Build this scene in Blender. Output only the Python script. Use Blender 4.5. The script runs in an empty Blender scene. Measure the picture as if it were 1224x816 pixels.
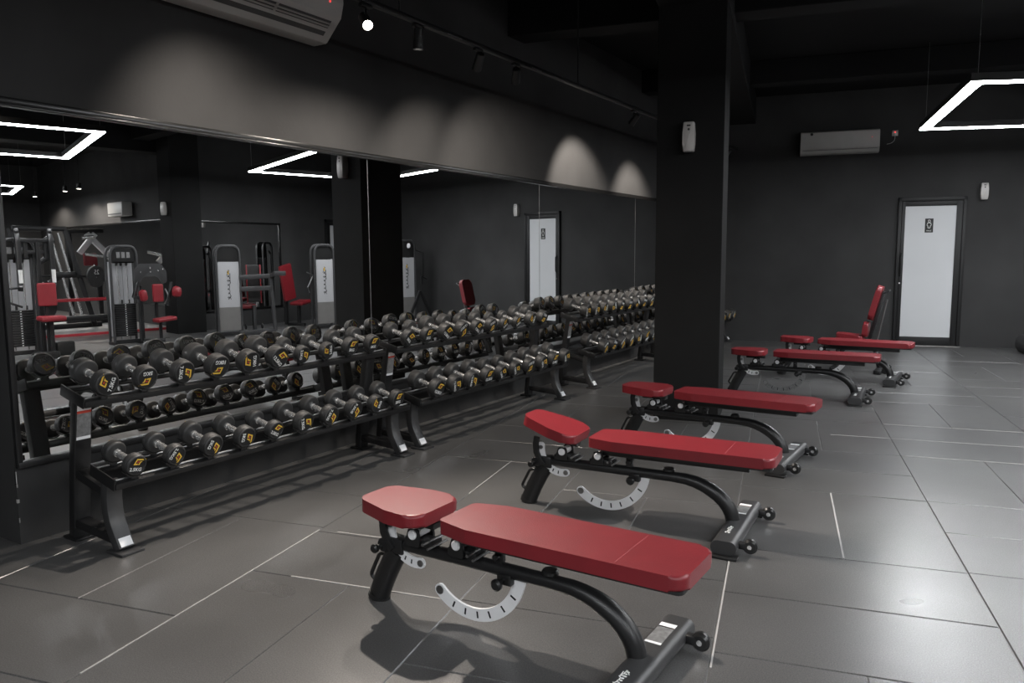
import bpy, bmesh, math, random
from mathutils import Vector, Matrix
C = bpy.context.scene.collection
R = math.radians
PI = math.pi
TILE = R(12.24)                      # the tile grid, the back wall and the pillars are turned against the mirror wall
UX, UY = math.cos(TILE), math.sin(TILE)


def uv(u, v, z=0.0):
    """tile-grid coordinates -> world"""
    return Vector((u * UX - v * UY, u * UY + v * UX, z))


# ------------------------------------------------------------------ materials
MATS = {}


def mat(name, col, rough=0.5, metal=0.0, noise=0.12, nscale=8.0, bump=0.0, bscale=120.0, spec=0.5, emit=None,
        emit_s=0.0, coat=0.0, rvar=0.0):
    m = bpy.data.materials.new(name)
    m.use_nodes = True
    nt = m.node_tree
    b = nt.nodes['Principled BSDF']
    b.inputs['Roughness'].default_value = rough
    b.inputs['Metallic'].default_value = metal
    b.inputs['Specular IOR Level'].default_value = spec
    if coat:
        b.inputs['Coat Weight'].default_value = coat
        b.inputs['Coat Roughness'].default_value = 0.2
    tc = nt.nodes.new('ShaderNodeTexCoord')
    nz = nt.nodes.new('ShaderNodeTexNoise')
    nz.inputs['Scale'].default_value = nscale
    nz.inputs['Detail'].default_value = 5
    nt.links.new(tc.outputs['Object'], nz.inputs['Vector'])
    rp = nt.nodes.new('ShaderNodeValToRGB')
    c0 = [max(0, c * (1 - noise)) for c in col]
    c1 = [min(1, c * (1 + noise)) for c in col]
    rp.color_ramp.elements[0].position = 0.3
    rp.color_ramp.elements[1].position = 0.7
    rp.color_ramp.elements[0].color = (*c0, 1)
    rp.color_ramp.elements[1].color = (*c1, 1)
    nt.links.new(nz.outputs['Fac'], rp.inputs['Fac'])
    nt.links.new(rp.outputs['Color'], b.inputs['Base Color'])
    if rvar:
        mr = nt.nodes.new('ShaderNodeMapRange')
        mr.inputs['To Min'].default_value = rough - rvar
        mr.inputs['To Max'].default_value = rough + rvar
        nt.links.new(nz.outputs['Fac'], mr.inputs['Value'])
        nt.links.new(mr.outputs['Result'], b.inputs['Roughness'])
    if bump:
        n2 = nt.nodes.new('ShaderNodeTexNoise')
        n2.inputs['Scale'].default_value = bscale
        n2.inputs['Detail'].default_value = 3
        nt.links.new(tc.outputs['Object'], n2.inputs['Vector'])
        bp = nt.nodes.new('ShaderNodeBump')
        bp.inputs['Strength'].default_value = bump
        bp.inputs['Distance'].default_value = 0.002
        nt.links.new(n2.outputs['Fac'], bp.inputs['Height'])
        nt.links.new(bp.outputs['Normal'], b.inputs['Normal'])
    if emit:
        b.inputs['Emission Color'].default_value = (*emit, 1)
        b.inputs['Emission Strength'].default_value = emit_s
    MATS[name] = m
    return m


M_RUB = mat('rubber', (0.032, 0.032, 0.032), 0.46, bump=0.25, bscale=300, rvar=0.05)
M_FACE = mat('rubber_face', (0.008, 0.008, 0.0085), 0.5)
M_CHR = mat('chrome', (0.94, 0.94, 0.93), 0.22, 0.86, 0.03)
M_STEEL = mat('brushed_steel', (0.30, 0.30, 0.30), 0.42, 1.0, 0.08)
M_FRM = mat('powder_coat', (0.011, 0.011, 0.0115), 0.36, bump=0.15, bscale=500)
M_FRMG = mat('powder_coat_grey', (0.034, 0.034, 0.035), 0.4, bump=0.15, bscale=500)
M_RED = mat('red_vinyl', (0.190, 0.0125, 0.0185), 0.42, noise=0.08, bump=0.35, bscale=260, coat=0.12)
M_STITCH = mat('red_stitch', (0.28, 0.045, 0.052), 0.5)
M_SILV = mat('silver_plate', (0.80, 0.80, 0.81), 0.40, 0.0, 0.06)
M_BLK = mat('black_plastic', (0.012, 0.012, 0.012), 0.3)
M_HOLE = mat('slot_black', (0.006, 0.006, 0.006), 0.6)
M_GOLD = mat('gold_print', (0.88, 0.56, 0.07), 0.45)
M_REDP = mat('red_print', (0.50, 0.05, 0.03), 0.45)
M_WHT = mat('white_print', (0.82, 0.82, 0.80), 0.5)
M_STK = mat('grey_sticker', (0.16, 0.16, 0.16), 0.5, noise=0.3, nscale=60)
M_SHROUD = mat('shroud_panel', (0.36, 0.36, 0.37), 0.35, 0.1, 0.05, nscale=3)
M_SHROUD2 = mat('shroud_panel_dark', (0.14, 0.135, 0.13), 0.3, 0.0, 0.05)  # darker tone for the lower third of the machine shrouds
M_WALL = mat('black_wall_paint', (0.042, 0.0418, 0.042), 0.75, spec=0.15, noise=0.16, nscale=1.6, bump=0.4, bscale=45)
M_PIL = mat('black_pillar_paint', (0.0125, 0.0125, 0.0125), 0.75, spec=0.10, noise=0.14, nscale=2.0, bump=0.4, bscale=45)
M_CEIL = mat('black_ceiling_paint', (0.006, 0.006, 0.0065), 0.8, spec=0.2)
M_TRIM = mat('dark_metal_trim', (0.045, 0.045, 0.045), 0.26, 0.8, 0.05)
M_DOORF = mat('black_door_frame', (0.011, 0.011, 0.0115), 0.5, spec=0.3)
M_FROST = mat('frosted_glass', (0.56, 0.57, 0.585), 0.42, 0.0, 0.035, nscale=1.2)
M_AC = mat('white_ac_plastic', (0.50, 0.49, 0.47), 0.4, noise=0.03)
M_ACD = mat('ac_louvre_dark', (0.06, 0.06, 0.06), 0.5)
M_DISP = mat('dispenser_plastic', (0.52, 0.50, 0.48), 0.28, noise=0.03)
M_LED = mat('led_diffuser', (0.9, 0.9, 0.9), 0.5, emit=(0.95, 0.975, 1.0), emit_s=66.0)
M_BULB = mat('spot_bulb', (0.9, 0.9, 0.9), 0.5, emit=(1.0, 0.93, 0.82), emit_s=60.0)
M_BULB2 = mat('spot_bulb_averted', (0.9, 0.9, 0.9), 0.5, emit=(1.0, 0.95, 0.88), emit_s=8.0)
M_INDR = mat('indicator_red', (0.5, 0.02, 0.02), 0.4, emit=(1, 0.05, 0.05), emit_s=1.5)
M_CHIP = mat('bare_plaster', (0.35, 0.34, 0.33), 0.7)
M_GREYF = mat('grey_platform', (0.20, 0.20, 0.20), 0.6)
M_REDF = mat('red_edge', (0.34, 0.02, 0.03), 0.5)
M_DUST = mat('threshold_metal', (0.33, 0.32, 0.31), 0.4, 0.5)


def mirror_mat():
    m = bpy.data.materials.new('mirror_glass')
    m.use_nodes = True
    nt = m.node_tree
    b = nt.nodes['Principled BSDF']
    b.inputs['Metallic'].default_value = 1
    b.inputs['Roughness'].default_value = 0.0
    tc = nt.nodes.new('ShaderNodeTexCoord')
    nz = nt.nodes.new('ShaderNodeTexNoise')
    nz.inputs['Scale'].default_value = 1.5
    nt.links.new(tc.outputs['Object'], nz.inputs['Vector'])
    rp = nt.nodes.new('ShaderNodeValToRGB')
    rp.color_ramp.elements[0].color = (0.80, 0.80, 0.80, 1)
    rp.color_ramp.elements[1].color = (0.84, 0.845, 0.84, 1)
    nt.links.new(nz.outputs['Fac'], rp.inputs['Fac'])
    nt.links.new(rp.outputs['Color'], b.inputs['Base Color'])
    return m


M_MIR = mirror_mat()


def floor_mat():
    m = bpy.data.materials.new('rubber_tile')
    m.use_nodes = True
    nt = m.node_tree
    L = nt.links
    b = nt.nodes['Principled BSDF']
    b.inputs['Specular IOR Level'].default_value = 0.7
    tc = nt.nodes.new('ShaderNodeTexCoord')

    def noise(sc, det, dist=0.0):
        n = nt.nodes.new('ShaderNodeTexNoise')
        n.inputs['Scale'].default_value = sc
        n.inputs['Detail'].default_value = det
        n.inputs['Distortion'].default_value = dist
        L.new(tc.outputs['Object'], n.inputs['Vector'])
        return n.outputs['Fac']

    def ramp(f, p0, p1, c0, c1):
        r = nt.nodes.new('ShaderNodeValToRGB')
        r.color_ramp.elements[0].position = p0
        r.color_ramp.elements[1].position = p1
        r.color_ramp.elements[0].color = (*c0, 1)
        r.color_ramp.elements[1].color = (*c1, 1)
        L.new(f, r.inputs['Fac'])
        return r.outputs['Color']

    base = ramp(noise(1.5, 3, 0.15), 0.25, 0.75, (0.072, 0.0712, 0.0705), (0.112, 0.111, 0.110))
    fine = ramp(noise(210, 3), 0.35, 0.75, (0.62, 0.62, 0.62), (1.42, 1.42, 1.42))
    mx = nt.nodes.new('ShaderNodeMixRGB')
    mx.blend_type = 'MULTIPLY'
    mx.inputs['Fac'].default_value = 1
    L.new(base, mx.inputs['Color1'])
    L.new(fine, mx.inputs['Color2'])
    # pale rubber crumbs
    vo = nt.nodes.new('ShaderNodeTexVoronoi')
    vo.inputs['Scale'].default_value = 55
    L.new(tc.outputs['Object'], vo.inputs['Vector'])
    sp = ramp(vo.outputs['Distance'], 0.04, 0.10, (1, 1, 1), (0, 0, 0))
    m2 = nt.nodes.new('ShaderNodeMixRGB')
    m2.inputs['Color2'].default_value = (0.18, 0.18, 0.18, 1)
    L.new(sp, m2.inputs['Fac'])
    L.new(mx.outputs['Color'], m2.inputs['Color1'])
    L.new(m2.outputs['Color'], b.inputs['Base Color'])
    mr = nt.nodes.new('ShaderNodeMapRange')
    mr.inputs['To Min'].default_value = 0.24
    mr.inputs['To Max'].default_value = 0.36
    L.new(noise(1.7, 2, 0.1), mr.inputs['Value'])
    L.new(mr.outputs['Result'], b.inputs['Roughness'])
    bp = nt.nodes.new('ShaderNodeBump')
    bp.inputs['Strength'].default_value = 0.14
    bp.inputs['Distance'].default_value = 0.002
    L.new(noise(320, 3), bp.inputs['Height'])
    L.new(bp.outputs['Normal'], b.inputs['Normal'])
    return m


M_FLOOR = floor_mat()


# ------------------------------------------------------------------ mesh helpers
def box(bm, lo, hi, bev=0.0, mi=0, mtx=None):
    lo, hi = Vector(lo), Vector(hi)
    r = bmesh.ops.create_cube(bm, size=1.0)
    vs = r['verts']
    for v in vs:
        v.co = Vector(((lo[i] + hi[i]) / 2 + v.co[i] * (hi[i] - lo[i])) for i in range(3))
    fs = {f for v in vs for f in v.link_faces}
    if bev:
        es = list({e for v in vs for e in v.link_edges})
        rr = bmesh.ops.bevel(bm, geom=es, offset=bev, segments=2, profile=0.5, affect='EDGES')
        fs = set(rr['faces']) | {f for f in fs if f.is_valid}
        vs = list({v for f in fs for v in f.verts})
    for f in fs:
        f.material_index = mi
    if mtx is not None:
        bmesh.ops.transform(bm, matrix=mtx, verts=vs)
    return vs


def sect(ra, rb=None, n=12, box_=False, r=0.006):
    rb = ra if rb is None else rb
    if box_:
        pts = []
        for (sx, sy, a0) in ((1, 1, 0), (-1, 1, 90), (-1, -1, 180), (1, -1, 270)):
            for k in range(3):
                a = R(a0 + 45 * k)
                pts.append((sx * (ra - r) + r * math.cos(a), sy * (rb - r) + r * math.sin(a)))
        return pts
    return [(ra * math.cos(2 * PI * k / n), rb * math.sin(2 * PI * k / n)) for k in range(n)]


def tube(bm, path, section, up=(0, 0, 1), closed=False, mi=0, scales=None):
    """sweep a section (a,b): a across (side), b along the frame's up"""
    P = [Vector(p) for p in path]
    n = len(P)
    up = Vector(up)
    rings = []
    for i, p in enumerate(P):
        if closed:
            t = (P[(i + 1) % n] - P[i - 1]).normalized()
        else:
            t = (P[min(i + 1, n - 1)] - P[max(i - 1, 0)]).normalized()
        s = t.cross(up)
        if s.length < 1e-4:
            s = t.cross(Vector((1, 0, 0)))
            if s.length < 1e-4:
                s = t.cross(Vector((0, 1, 0)))
        s.normalize()
        u = s.cross(t)
        k = scales[i] if scales else 1.0
        # mitre so a bend keeps its width
        m = 1.0
        if 0 < i < n - 1 or closed:
            a = (P[i] - P[i - 1]).normalized()
            b = (P[(i + 1) % n] - P[i]).normalized()
            c = max(0.35, math.sqrt(max(0.0, (1 + a.dot(b)) / 2)))
            m = 1 / c
            bend = (b - a)
            if bend.length > 1e-5:
                bend.normalize()
            else:
                bend = None
        else:
            bend = None
        ring = []
        for (x, y) in section:
            o = s * (x * k) + u * (y * k)
            if bend is not None and m > 1.001:
                d = o.dot(bend)
                o = o + bend * d * (m - 1)
            ring.append(bm.verts.new(p + o))
        rings.append(ring)
    ns = len(section)
    rng = range(n) if closed else range(n - 1)
    for i in rng:
        a, b = rings[i], rings[(i + 1) % n]
        for k in range(ns):
            f = bm.faces.new((a[k], a[(k + 1) % ns], b[(k + 1) % ns], b[k]))
            f.material_index = mi
    if not closed:
        f = bm.faces.new(rings[0][::-1])
        f.material_index = mi
        f = bm.faces.new(rings[-1])
        f.material_index = mi


def arc_path(pts, rad, seg=6):
    """polyline with rounded corners"""
    P = [Vector(p) for p in pts]
    out = [P[0]]
    for i in range(1, len(P) - 1):
        a = (P[i - 1] - P[i])
        b = (P[i + 1] - P[i])
        r = min(rad, a.length * 0.49, b.length * 0.49)
        p0 = P[i] + a.normalized() * r
        p1 = P[i] + b.normalized() * r
        for k in range(seg + 1):
            t = k / seg
            out.append((1 - t) ** 2 * p0 + 2 * t * (1 - t) * P[i] + t * t * p1)
    out.append(P[-1])
    return out


def lathe(bm, prof, n=24, mtx=None, mi=0):
    """profile [(x, r)] spun about X"""
    rings = []
    vs = []
    for (x, r) in prof:
        if r < 1e-6:
            v = bm.verts.new((x, 0, 0))
            rings.append([v])
            vs.append(v)
        else:
            ring = [bm.verts.new((x, r * math.cos(2 * PI * k / n), r * math.sin(2 * PI * k / n))) for k in range(n)]
            rings.append(ring)
            vs += ring
    for a, b in zip(rings, rings[1:]):
        for k in range(n):
            k2 = (k + 1) % n
            if len(a) == 1 and len(b) == 1:
                continue
            if len(a) == 1:
                f = bm.faces.new((a[0], b[k2], b[k]))
            elif len(b) == 1:
                f = bm.faces.new((a[k], a[k2], b[0]))
            else:
                f = bm.faces.new((a[k], a[k2], b[k2], b[k]))
            f.material_index = mi
    if mtx is not None:
        bmesh.ops.transform(bm, matrix=mtx, verts=vs)
    return vs


def disc(bm, c, r, depth, axis='Y', n=20, bev=0.0, mi=0):
    prof = [(-depth / 2, 0), (-depth / 2, r - bev), (-depth / 2 + bev, r), (depth / 2 - bev, r), (depth / 2, r - bev), (depth / 2, 0)] if bev else \
           [(-depth / 2, 0), (-depth / 2, r), (depth / 2, r), (depth / 2, 0)]
    m = Matrix.Translation(Vector(c))
    if axis == 'Y':
        m = m @ Matrix.Rotation(PI / 2, 4, 'Z')
    elif axis == 'Z':
        m = m @ Matrix.Rotation(-PI / 2, 4, 'Y')
    return lathe(bm, prof, n, m, mi)


def prism(bm, outline, z0, z1, mtx=None, bev=0.0, seg=3, mi=0):
    """outline in XY extruded z0..z1"""
    a = [bm.verts.new((x, y, z0)) for x, y in outline]
    b = [bm.verts.new((x, y, z1)) for x, y in outline]
    n = len(a)
    fs = [bm.faces.new(a[::-1]), bm.faces.new(b)]
    for k in range(n):
        fs.append(bm.faces.new((a[k], a[(k + 1) % n], b[(k + 1) % n], b[k])))
    vs = a + b
    if bev:
        es = list(fs[0].edges) + list(fs[1].edges)
        rr = bmesh.ops.bevel(bm, geom=es, offset=bev, segments=seg, profile=0.5, affect='EDGES')
        fs = list({f for f in fs if f.is_valid} | set(rr['faces']))
        vs = list({v for f in fs for v in f.verts})
    for f in fs:
        if f.is_valid:
            f.material_index = mi
    if mtx is not None:
        bmesh.ops.transform(bm, matrix=mtx, verts=vs)
    return vs


def round_poly(pts, r, seg=5):
    """pts [(x,y,(radius))] -> outline with circular rounded corners"""
    out = []
    n = len(pts)
    for i in range(n):
        p = Vector(pts[i][:2])
        rr = pts[i][2] if len(pts[i]) > 2 else r
        a = Vector(pts[i - 1][:2]) - p
        b = Vector(pts[(i + 1) % n][:2]) - p
        la, lb = a.length, b.length
        a.normalize()
        b.normalize()
        half = math.acos(max(-1.0, min(1.0, a.dot(b)))) / 2
        q = min(rr / math.tan(half), la * 0.48, lb * 0.48)
        rad = q * math.tan(half)
        c = p + (a + b).normalized() * (rad / math.sin(half))
        v0 = p + a * q - c
        v1 = p + b * q - c
        tot = PI - 2 * half
        sgn = 1 if v0.x * v1.y - v0.y * v1.x > 0 else -1
        for k in range(seg + 1):
            t = sgn * tot * k / seg
            out.append((c.x + v0.x * math.cos(t) - v0.y * math.sin(t), c.y + v0.x * math.sin(t) + v0.y * math.cos(t)))
    return out


def NB():
    return bmesh.new()


def mesh_of(bm, name, mats, smooth=38):
    bmesh.ops.recalc_face_normals(bm, faces=bm.faces[:])
    me = bpy.data.meshes.new(name)
    bm.to_mesh(me)
    bm.free()
    for m in (mats if isinstance(mats, (list, tuple)) else [mats]):
        me.materials.append(m)
    if smooth:
        for p in me.polygons:
            p.use_smooth = True
        me.set_sharp_from_angle(angle=R(smooth))
    return me


def obj(name, bm, mats, parent=None, smooth=38, loc=None, rot=None):
    me = bm if isinstance(bm, bpy.types.Mesh) else mesh_of(bm, name, mats, smooth)
    o = bpy.data.objects.new(name, me)
    C.objects.link(o)
    if parent:
        o.parent = parent
    if name.endswith('_pad'):
        wm = o.modifiers.new('weighted', 'WEIGHTED_NORMAL')
        wm.weight = 90
        wm.keep_sharp = True
    if loc is not None:
        o.location = loc
    if rot is not None:
        o.rotation_euler = rot
    return o


def tag(o, label, cat, group=None):
    o['label'] = label
    o['category'] = cat
    if group:
        o['group'] = group
    return o


def thing(name, label, cat, loc=(0, 0, 0), rotz=0.0, group=None, rot=None):
    o = bpy.data.objects.new(name, None)
    o.empty_display_size = 0.1
    C.objects.link(o)
    o.location = loc
    o.rotation_euler = rot if rot else (0, 0, rotz)
    return tag(o, label, cat, group)


def struct(name, bm, mats, smooth=0, parent=None):
    o = obj(name, bm, mats, parent, smooth)
    if not parent:
        o['kind'] = 'structure'
    return o


def dup(root, loc=None, rot=None, label=None, group=None):
    r = root.copy()
    C.objects.link(r)
    if loc is not None:
        r.location = loc
    if rot is not None:
        r.rotation_euler = rot
    if label:
        r['label'] = label
    if group:
        r['group'] = group
    for ch in list(root.children):
        c = ch.copy()
        C.objects.link(c)
        c.parent = r
        for g in list(ch.children):
            d = g.copy()
            C.objects.link(d)
            d.parent = c
    return r


def text_mesh(body, size, depth=0.0006, shear=0.0, name='lettering', bold=0.0):
    cu = bpy.data.curves.new(name, 'FONT')
    cu.body = body
    cu.size = size
    cu.align_x = 'CENTER'
    cu.align_y = 'CENTER'
    cu.extrude = depth
    cu.shear = shear
    cu.offset = bold
    cu.resolution_u = 3
    o = bpy.data.objects.new(name, cu)
    C.objects.link(o)
    dg = bpy.context.evaluated_depsgraph_get()
    me = bpy.data.meshes.new_from_object(o.evaluated_get(dg))
    bpy.data.objects.remove(o)
    bpy.data.curves.remove(cu)
    me.name = name
    return me


def xform(me, m):
    me.transform(m)
    return me


def setmat(me, m):
    me.materials.clear()
    me.materials.append(m)
    return me


# text/flat art drawn in XY -> the plane seen from +X (x->Y, y->Z)
TO_X = Matrix(((0, 0, 1, 0), (1, 0, 0, 0), (0, 1, 0, 0), (0, 0, 0, 1)))


def script_bm(length, height, seed, thick=0.004, depth=0.0015):
    """a joined-up, hand-written looking word drawn as a ribbon in XY, centred"""
    rnd = random.Random(seed)
    bm = NB()
    pts = []
    n = 7
    for i in range(n * 10 + 1):
        t = i / 10.0
        a = t * 2 * PI
        amp = height * (0.5 if int(t) in (0, 4) else 0.28)
        x = -length / 2 + length * t / n + 0.35 * length / n * math.sin(a)
        y = amp * math.cos(a) + 0.08 * height * math.sin(t * 1.7)
        pts.append((x, y, 0))
    tube(bm, pts, [(-thick / 2, -depth / 2), (thick / 2, -depth / 2), (thick / 2, depth / 2), (-thick / 2, depth / 2)])
    # crossing strokes
    for (x0, y0, x1, y1) in ((-0.5, -0.3, -0.36, 0.62), (0.05, 0.42, 0.4, 0.5), (0.3, -0.55, 0.52, 0.1)):
        tube(bm, [(x0 * length, y0 * height, 0), (x1 * length, y1 * height, 0)],
             [(-thick / 2, -depth / 2), (thick / 2, -depth / 2), (thick / 2, depth / 2), (-thick / 2, depth / 2)])
    return bm


# ------------------------------------------------------------------ the room
BACK_V = 11.745
CEIL = 3.70
RIGHT_U = 10.55
FRONT_V = -4.2


def ubox(bm, u0, u1, v0, v1, z0, z1, bev=0.0, mi=0):
    m = Matrix.Rotation(TILE, 4, 'Z')
    return box(bm, (u0, v0, z0), (u1, v1, z1), bev, mi, m)


# floor: rubber tiles of half a metre by one metre laid in a basket pattern, one mesh
def build_floor():
    rnd = random.Random(4)
    bm = NB()
    P = 0.494
    W = 2 * P
    H = 0.5115
    gap = 0.0018

    def tile(u0, u1, v0, v1):
        c = uv((u0 + u1) / 2, (v0 + v1) / 2)
        if c.x < -1.6 or u0 > 19.5:
            return
        z = rnd.uniform(-0.0006, 0.0006)
        ch = 0.003
        r = []
        for (d, zz) in ((gap, -0.005), (gap, z - ch), (gap + ch, z)):
            r.append([bm.verts.new(uv(a, b, zz)) for a, b in
                      ((u0 + d, v0 + d), (u1 - d, v0 + d), (u1 - d, v1 - d), (u0 + d, v1 - d))])
        for a, b in zip(r, r[1:]):
            for k in range(4):
                bm.faces.new((a[k], a[(k + 1) % 4], b[(k + 1) % 4], b[k]))
        bm.faces.new(r[-1])

    offs = {0: 0.41, 1: 1.89, 2: 1.40, 3: 1.81, 4: 2.84}     # where a pair of crosswise tiles starts, per double column
    for col in range(-6, 19):
        u0 = 1.648 + (col - 1) * W
        start = offs.get(col, rnd.choice((0.9, 1.41, 1.92, 2.43)))
        per = 4 * H
        v = start - per * math.ceil((start - FRONT_V) / per) - per
        while v < BACK_V + 0.2:
            tile(u0, u0 + W, v, v + H)
            tile(u0, u0 + W, v + H, v + 2 * H)
            tile(u0, u0 + P, v + 2 * H, v + 4 * H)
            tile(u0 + P, u0 + W, v + 2 * H, v + 4 * H)
            v += per
    o = struct('floor', bm, M_FLOOR)
    bm = NB()
    ubox(bm, -4.5, 19.6, FRONT_V - 0.3, BACK_V + 0.4, -0.10, -0.0045)
    s = struct('floor_slab', bm, M_GREYF, parent=o)
    # thin pale strips along some joints
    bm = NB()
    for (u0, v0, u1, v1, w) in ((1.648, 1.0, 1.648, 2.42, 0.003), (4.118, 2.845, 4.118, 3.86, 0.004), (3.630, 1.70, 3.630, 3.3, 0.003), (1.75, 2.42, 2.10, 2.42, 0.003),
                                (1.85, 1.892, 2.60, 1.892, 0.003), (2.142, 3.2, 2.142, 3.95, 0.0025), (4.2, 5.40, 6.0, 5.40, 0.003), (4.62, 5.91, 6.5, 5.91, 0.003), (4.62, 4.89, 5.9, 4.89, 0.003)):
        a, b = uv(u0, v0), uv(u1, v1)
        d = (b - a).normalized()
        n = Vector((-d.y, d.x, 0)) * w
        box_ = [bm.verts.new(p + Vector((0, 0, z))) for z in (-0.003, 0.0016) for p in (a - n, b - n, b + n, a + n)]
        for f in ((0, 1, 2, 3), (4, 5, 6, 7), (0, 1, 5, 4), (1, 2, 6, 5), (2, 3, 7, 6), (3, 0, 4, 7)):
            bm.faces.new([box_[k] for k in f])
    struct('pale_joint', bm, M_CHIP, parent=o)
    return o


build_floor()

bm = NB()
ubox(bm, -4.5, 19.8, FRONT_V - 0.3, BACK_V + 0.4, CEIL, CEIL + 0.12)
struct('ceiling', bm, M_CEIL)
# ceiling beams and ducts, painted out black
beams = [(-2.5, 10.5, 6.2, 6.5, 3.38), (-2.5, 10.5, 9.4, 9.65, 3.42), (-2.5, 10.5, 2.4, 2.7, 3.38), (2.83, 3.37, -4.0, 11.7, 3.30),
         (6.9, 7.25, -4.0, 11.7, 3.36), (-2.5, 18, -0.9, -0.6, 3.38), (10.4, 10.8, -4.0, 7.0, 3.2)]
for i, (u0, u1, v0, v1, z) in enumerate(beams):
    bm = NB()
    ubox(bm, u0, u1, v0, v1, z, CEIL, 0.01)
    struct('trim_%d' % (i + 1), bm, M_CEIL)

WALL_Y0 = 1.835
# left wall carrying the mirrors, its free end at the near side
bm = NB()
box(bm, (-0.22, WALL_Y0, 0), (0.0, 12.06, CEIL))
wl = struct('wall_left', bm, M_WALL)
bm = NB()
for (y, z, w, h) in ((WALL_Y0 + 0.003, 0.215, 0.005, 0.009), (WALL_Y0 + 0.003, 0.29, 0.003, 0.008), (WALL_Y0 + 0.002, 0.33, 0.002, 0.03), (WALL_Y0 + 0.002, 0.12, 0.002, 0.012)):
    box(bm, (-0.01, y - w, z - h), (0.0016, y + w, z + h), 0.001)
struct('paint_chip', bm, M_CHIP, parent=wl)
bm = NB()
box(bm, (-1.75, -4.0, 0), (-1.6, 2.4, CEIL))
struct('wall_left_recess', bm, M_WALL)
bm = NB()
ubox(bm, -3.2, RIGHT_U, BACK_V, BACK_V + 0.2, 0, CEIL)
struct('wall_back', bm, M_WALL)
bm = NB()
box(bm, (8.45, 9.12, 0), (8.65, 13.85, CEIL))
struct('wall_right', bm, M_WALL)
bm = NB()
ubox(bm, 10.25, 19.5, 7.15, 7.35, 0, CEIL)
struct('wall_alcove_side', bm, M_WALL)
bm = NB()
ubox(bm, 19.3, 19.5, FRONT_V, 7.15, 0, CEIL)
struct('wall_alcove_end', bm, M_WALL)
bm = NB()
ubox(bm, -3.2, 19.5, FRONT_V - 0.2, FRONT_V, 0, CEIL)
struct('wall_front', bm, M_WALL)


def pillar(u0, u1, v0, v1, label):
    bm = NB()
    ubox(bm, u0, u1, v0, v1, 0, CEIL, 0.006)
    o = obj('pillar', bm, M_PIL, None, 0)
    return tag(o, label, 'pillar')


pillar(2.833, 3.357, 5.56, 6.08, 'square black pillar standing between the dumbbell racks and the red benches')
pillar(9.86, 10.38, 6.60, 7.12, 'square black pillar seen in the mirror among the weight machines')

# ---- mirrors
MZ0, MZ1 = 0.405, 2.068
seams = [1.862, 4.366, 6.922, 9.436, 11.90]
mf = thing('wall_mirror', 'long four-panel mirror along the left wall above the dumbbell racks', 'mirror', (0.0, WALL_Y0, MZ0))


def shift(bm, d):
    bmesh.ops.translate(bm, vec=Vector(d), verts=bm.verts[:])
    return bm


bm = NB()
box(bm, (0.0005, WALL_Y0 + 0.004, MZ1), (0.030, 11.98, MZ1 + 0.012), 0.002)
box(bm, (0.0005, WALL_Y0 + 0.004, MZ1 + 0.012), (0.022, 11.98, MZ1 + 0.042), 0.003)
obj('top_rail', shift(bm, (0, -WALL_Y0, -MZ0)), M_TRIM, mf)
bm = NB()
box(bm, (0.0005, WALL_Y0 + 0.004, MZ0 - 0.030), (0.030, 11.98, MZ0), 0.003)
obj('bottom_rail', shift(bm, (0, -WALL_Y0, -MZ0)), M_FRM, mf)
bm = NB()
box(bm, (0.0005, WALL_Y0 + 0.001, MZ0 - 0.030), (0.026, WALL_Y0 + 0.027, MZ1 + 0.04), 0.002)
obj('side_rail', shift(bm, (0, -WALL_Y0, -MZ0)), M_FRM, mf)
for y in seams[1:4]:
    bm = NB()
    box(bm, (0.0005, y - 0.003, MZ0), (0.0075, y + 0.003, MZ1))
    obj('seam_strip', shift(bm, (0, -WALL_Y0, -MZ0)), M_STEEL, mf)

for i in range(4):
    bm = NB()
    y0, y1 = seams[i] + 0.003, seams[i + 1] - 0.003
    box(bm, (0.0005, y0, MZ0), (0.0065, y1, MZ1))
    obj('mirror_panel', shift(bm, (0, -WALL_Y0, -MZ0)), M_MIR, mf, 0)

# opposite mirrors, only met as reflections
mf2 = thing('wall_mirror', 'mirror on the opposite wall behind the weight machines', 'mirror', (8.45, 10.15, 0.33), 0)
bm = NB()
box(bm, (-0.0065, -1.01, 0.03), (-0.0005, 0.95, 1.65))
obj('mirror_panel', bm, M_MIR, mf2, 0)
for nm, lo, hi in (('top_rail', (-0.03, -1.04, 1.65), (-0.0005, 0.98, 1.69)), ('bottom_rail', (-0.03, -1.04, 0.0), (-0.0005, 0.98, 0.03)),
                   ('side_rail', (-0.028, 0.95, 0.0), (-0.0005, 0.98, 1.69))):
    bm = NB()
    box(bm, lo, hi, 0.003)
    obj(nm, bm, M_TRIM, mf2)
mf3 = thing('wall_mirror', 'long mirror in the alcove beyond the farther pillar', 'mirror', uv(14.15, 7.15, 0.40), TILE)
bm = NB()
box(bm, (-3.3, -0.0065, 0.0), (3.3, -0.0005, 1.65))
obj('mirror_panel', bm, M_MIR, mf3, 0)
bm = NB()
box(bm, (-3.3, -0.03, 1.65), (3.3, -0.0005, 1.69), 0.003)
obj('top_rail', bm, M_TRIM, mf3)

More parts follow.
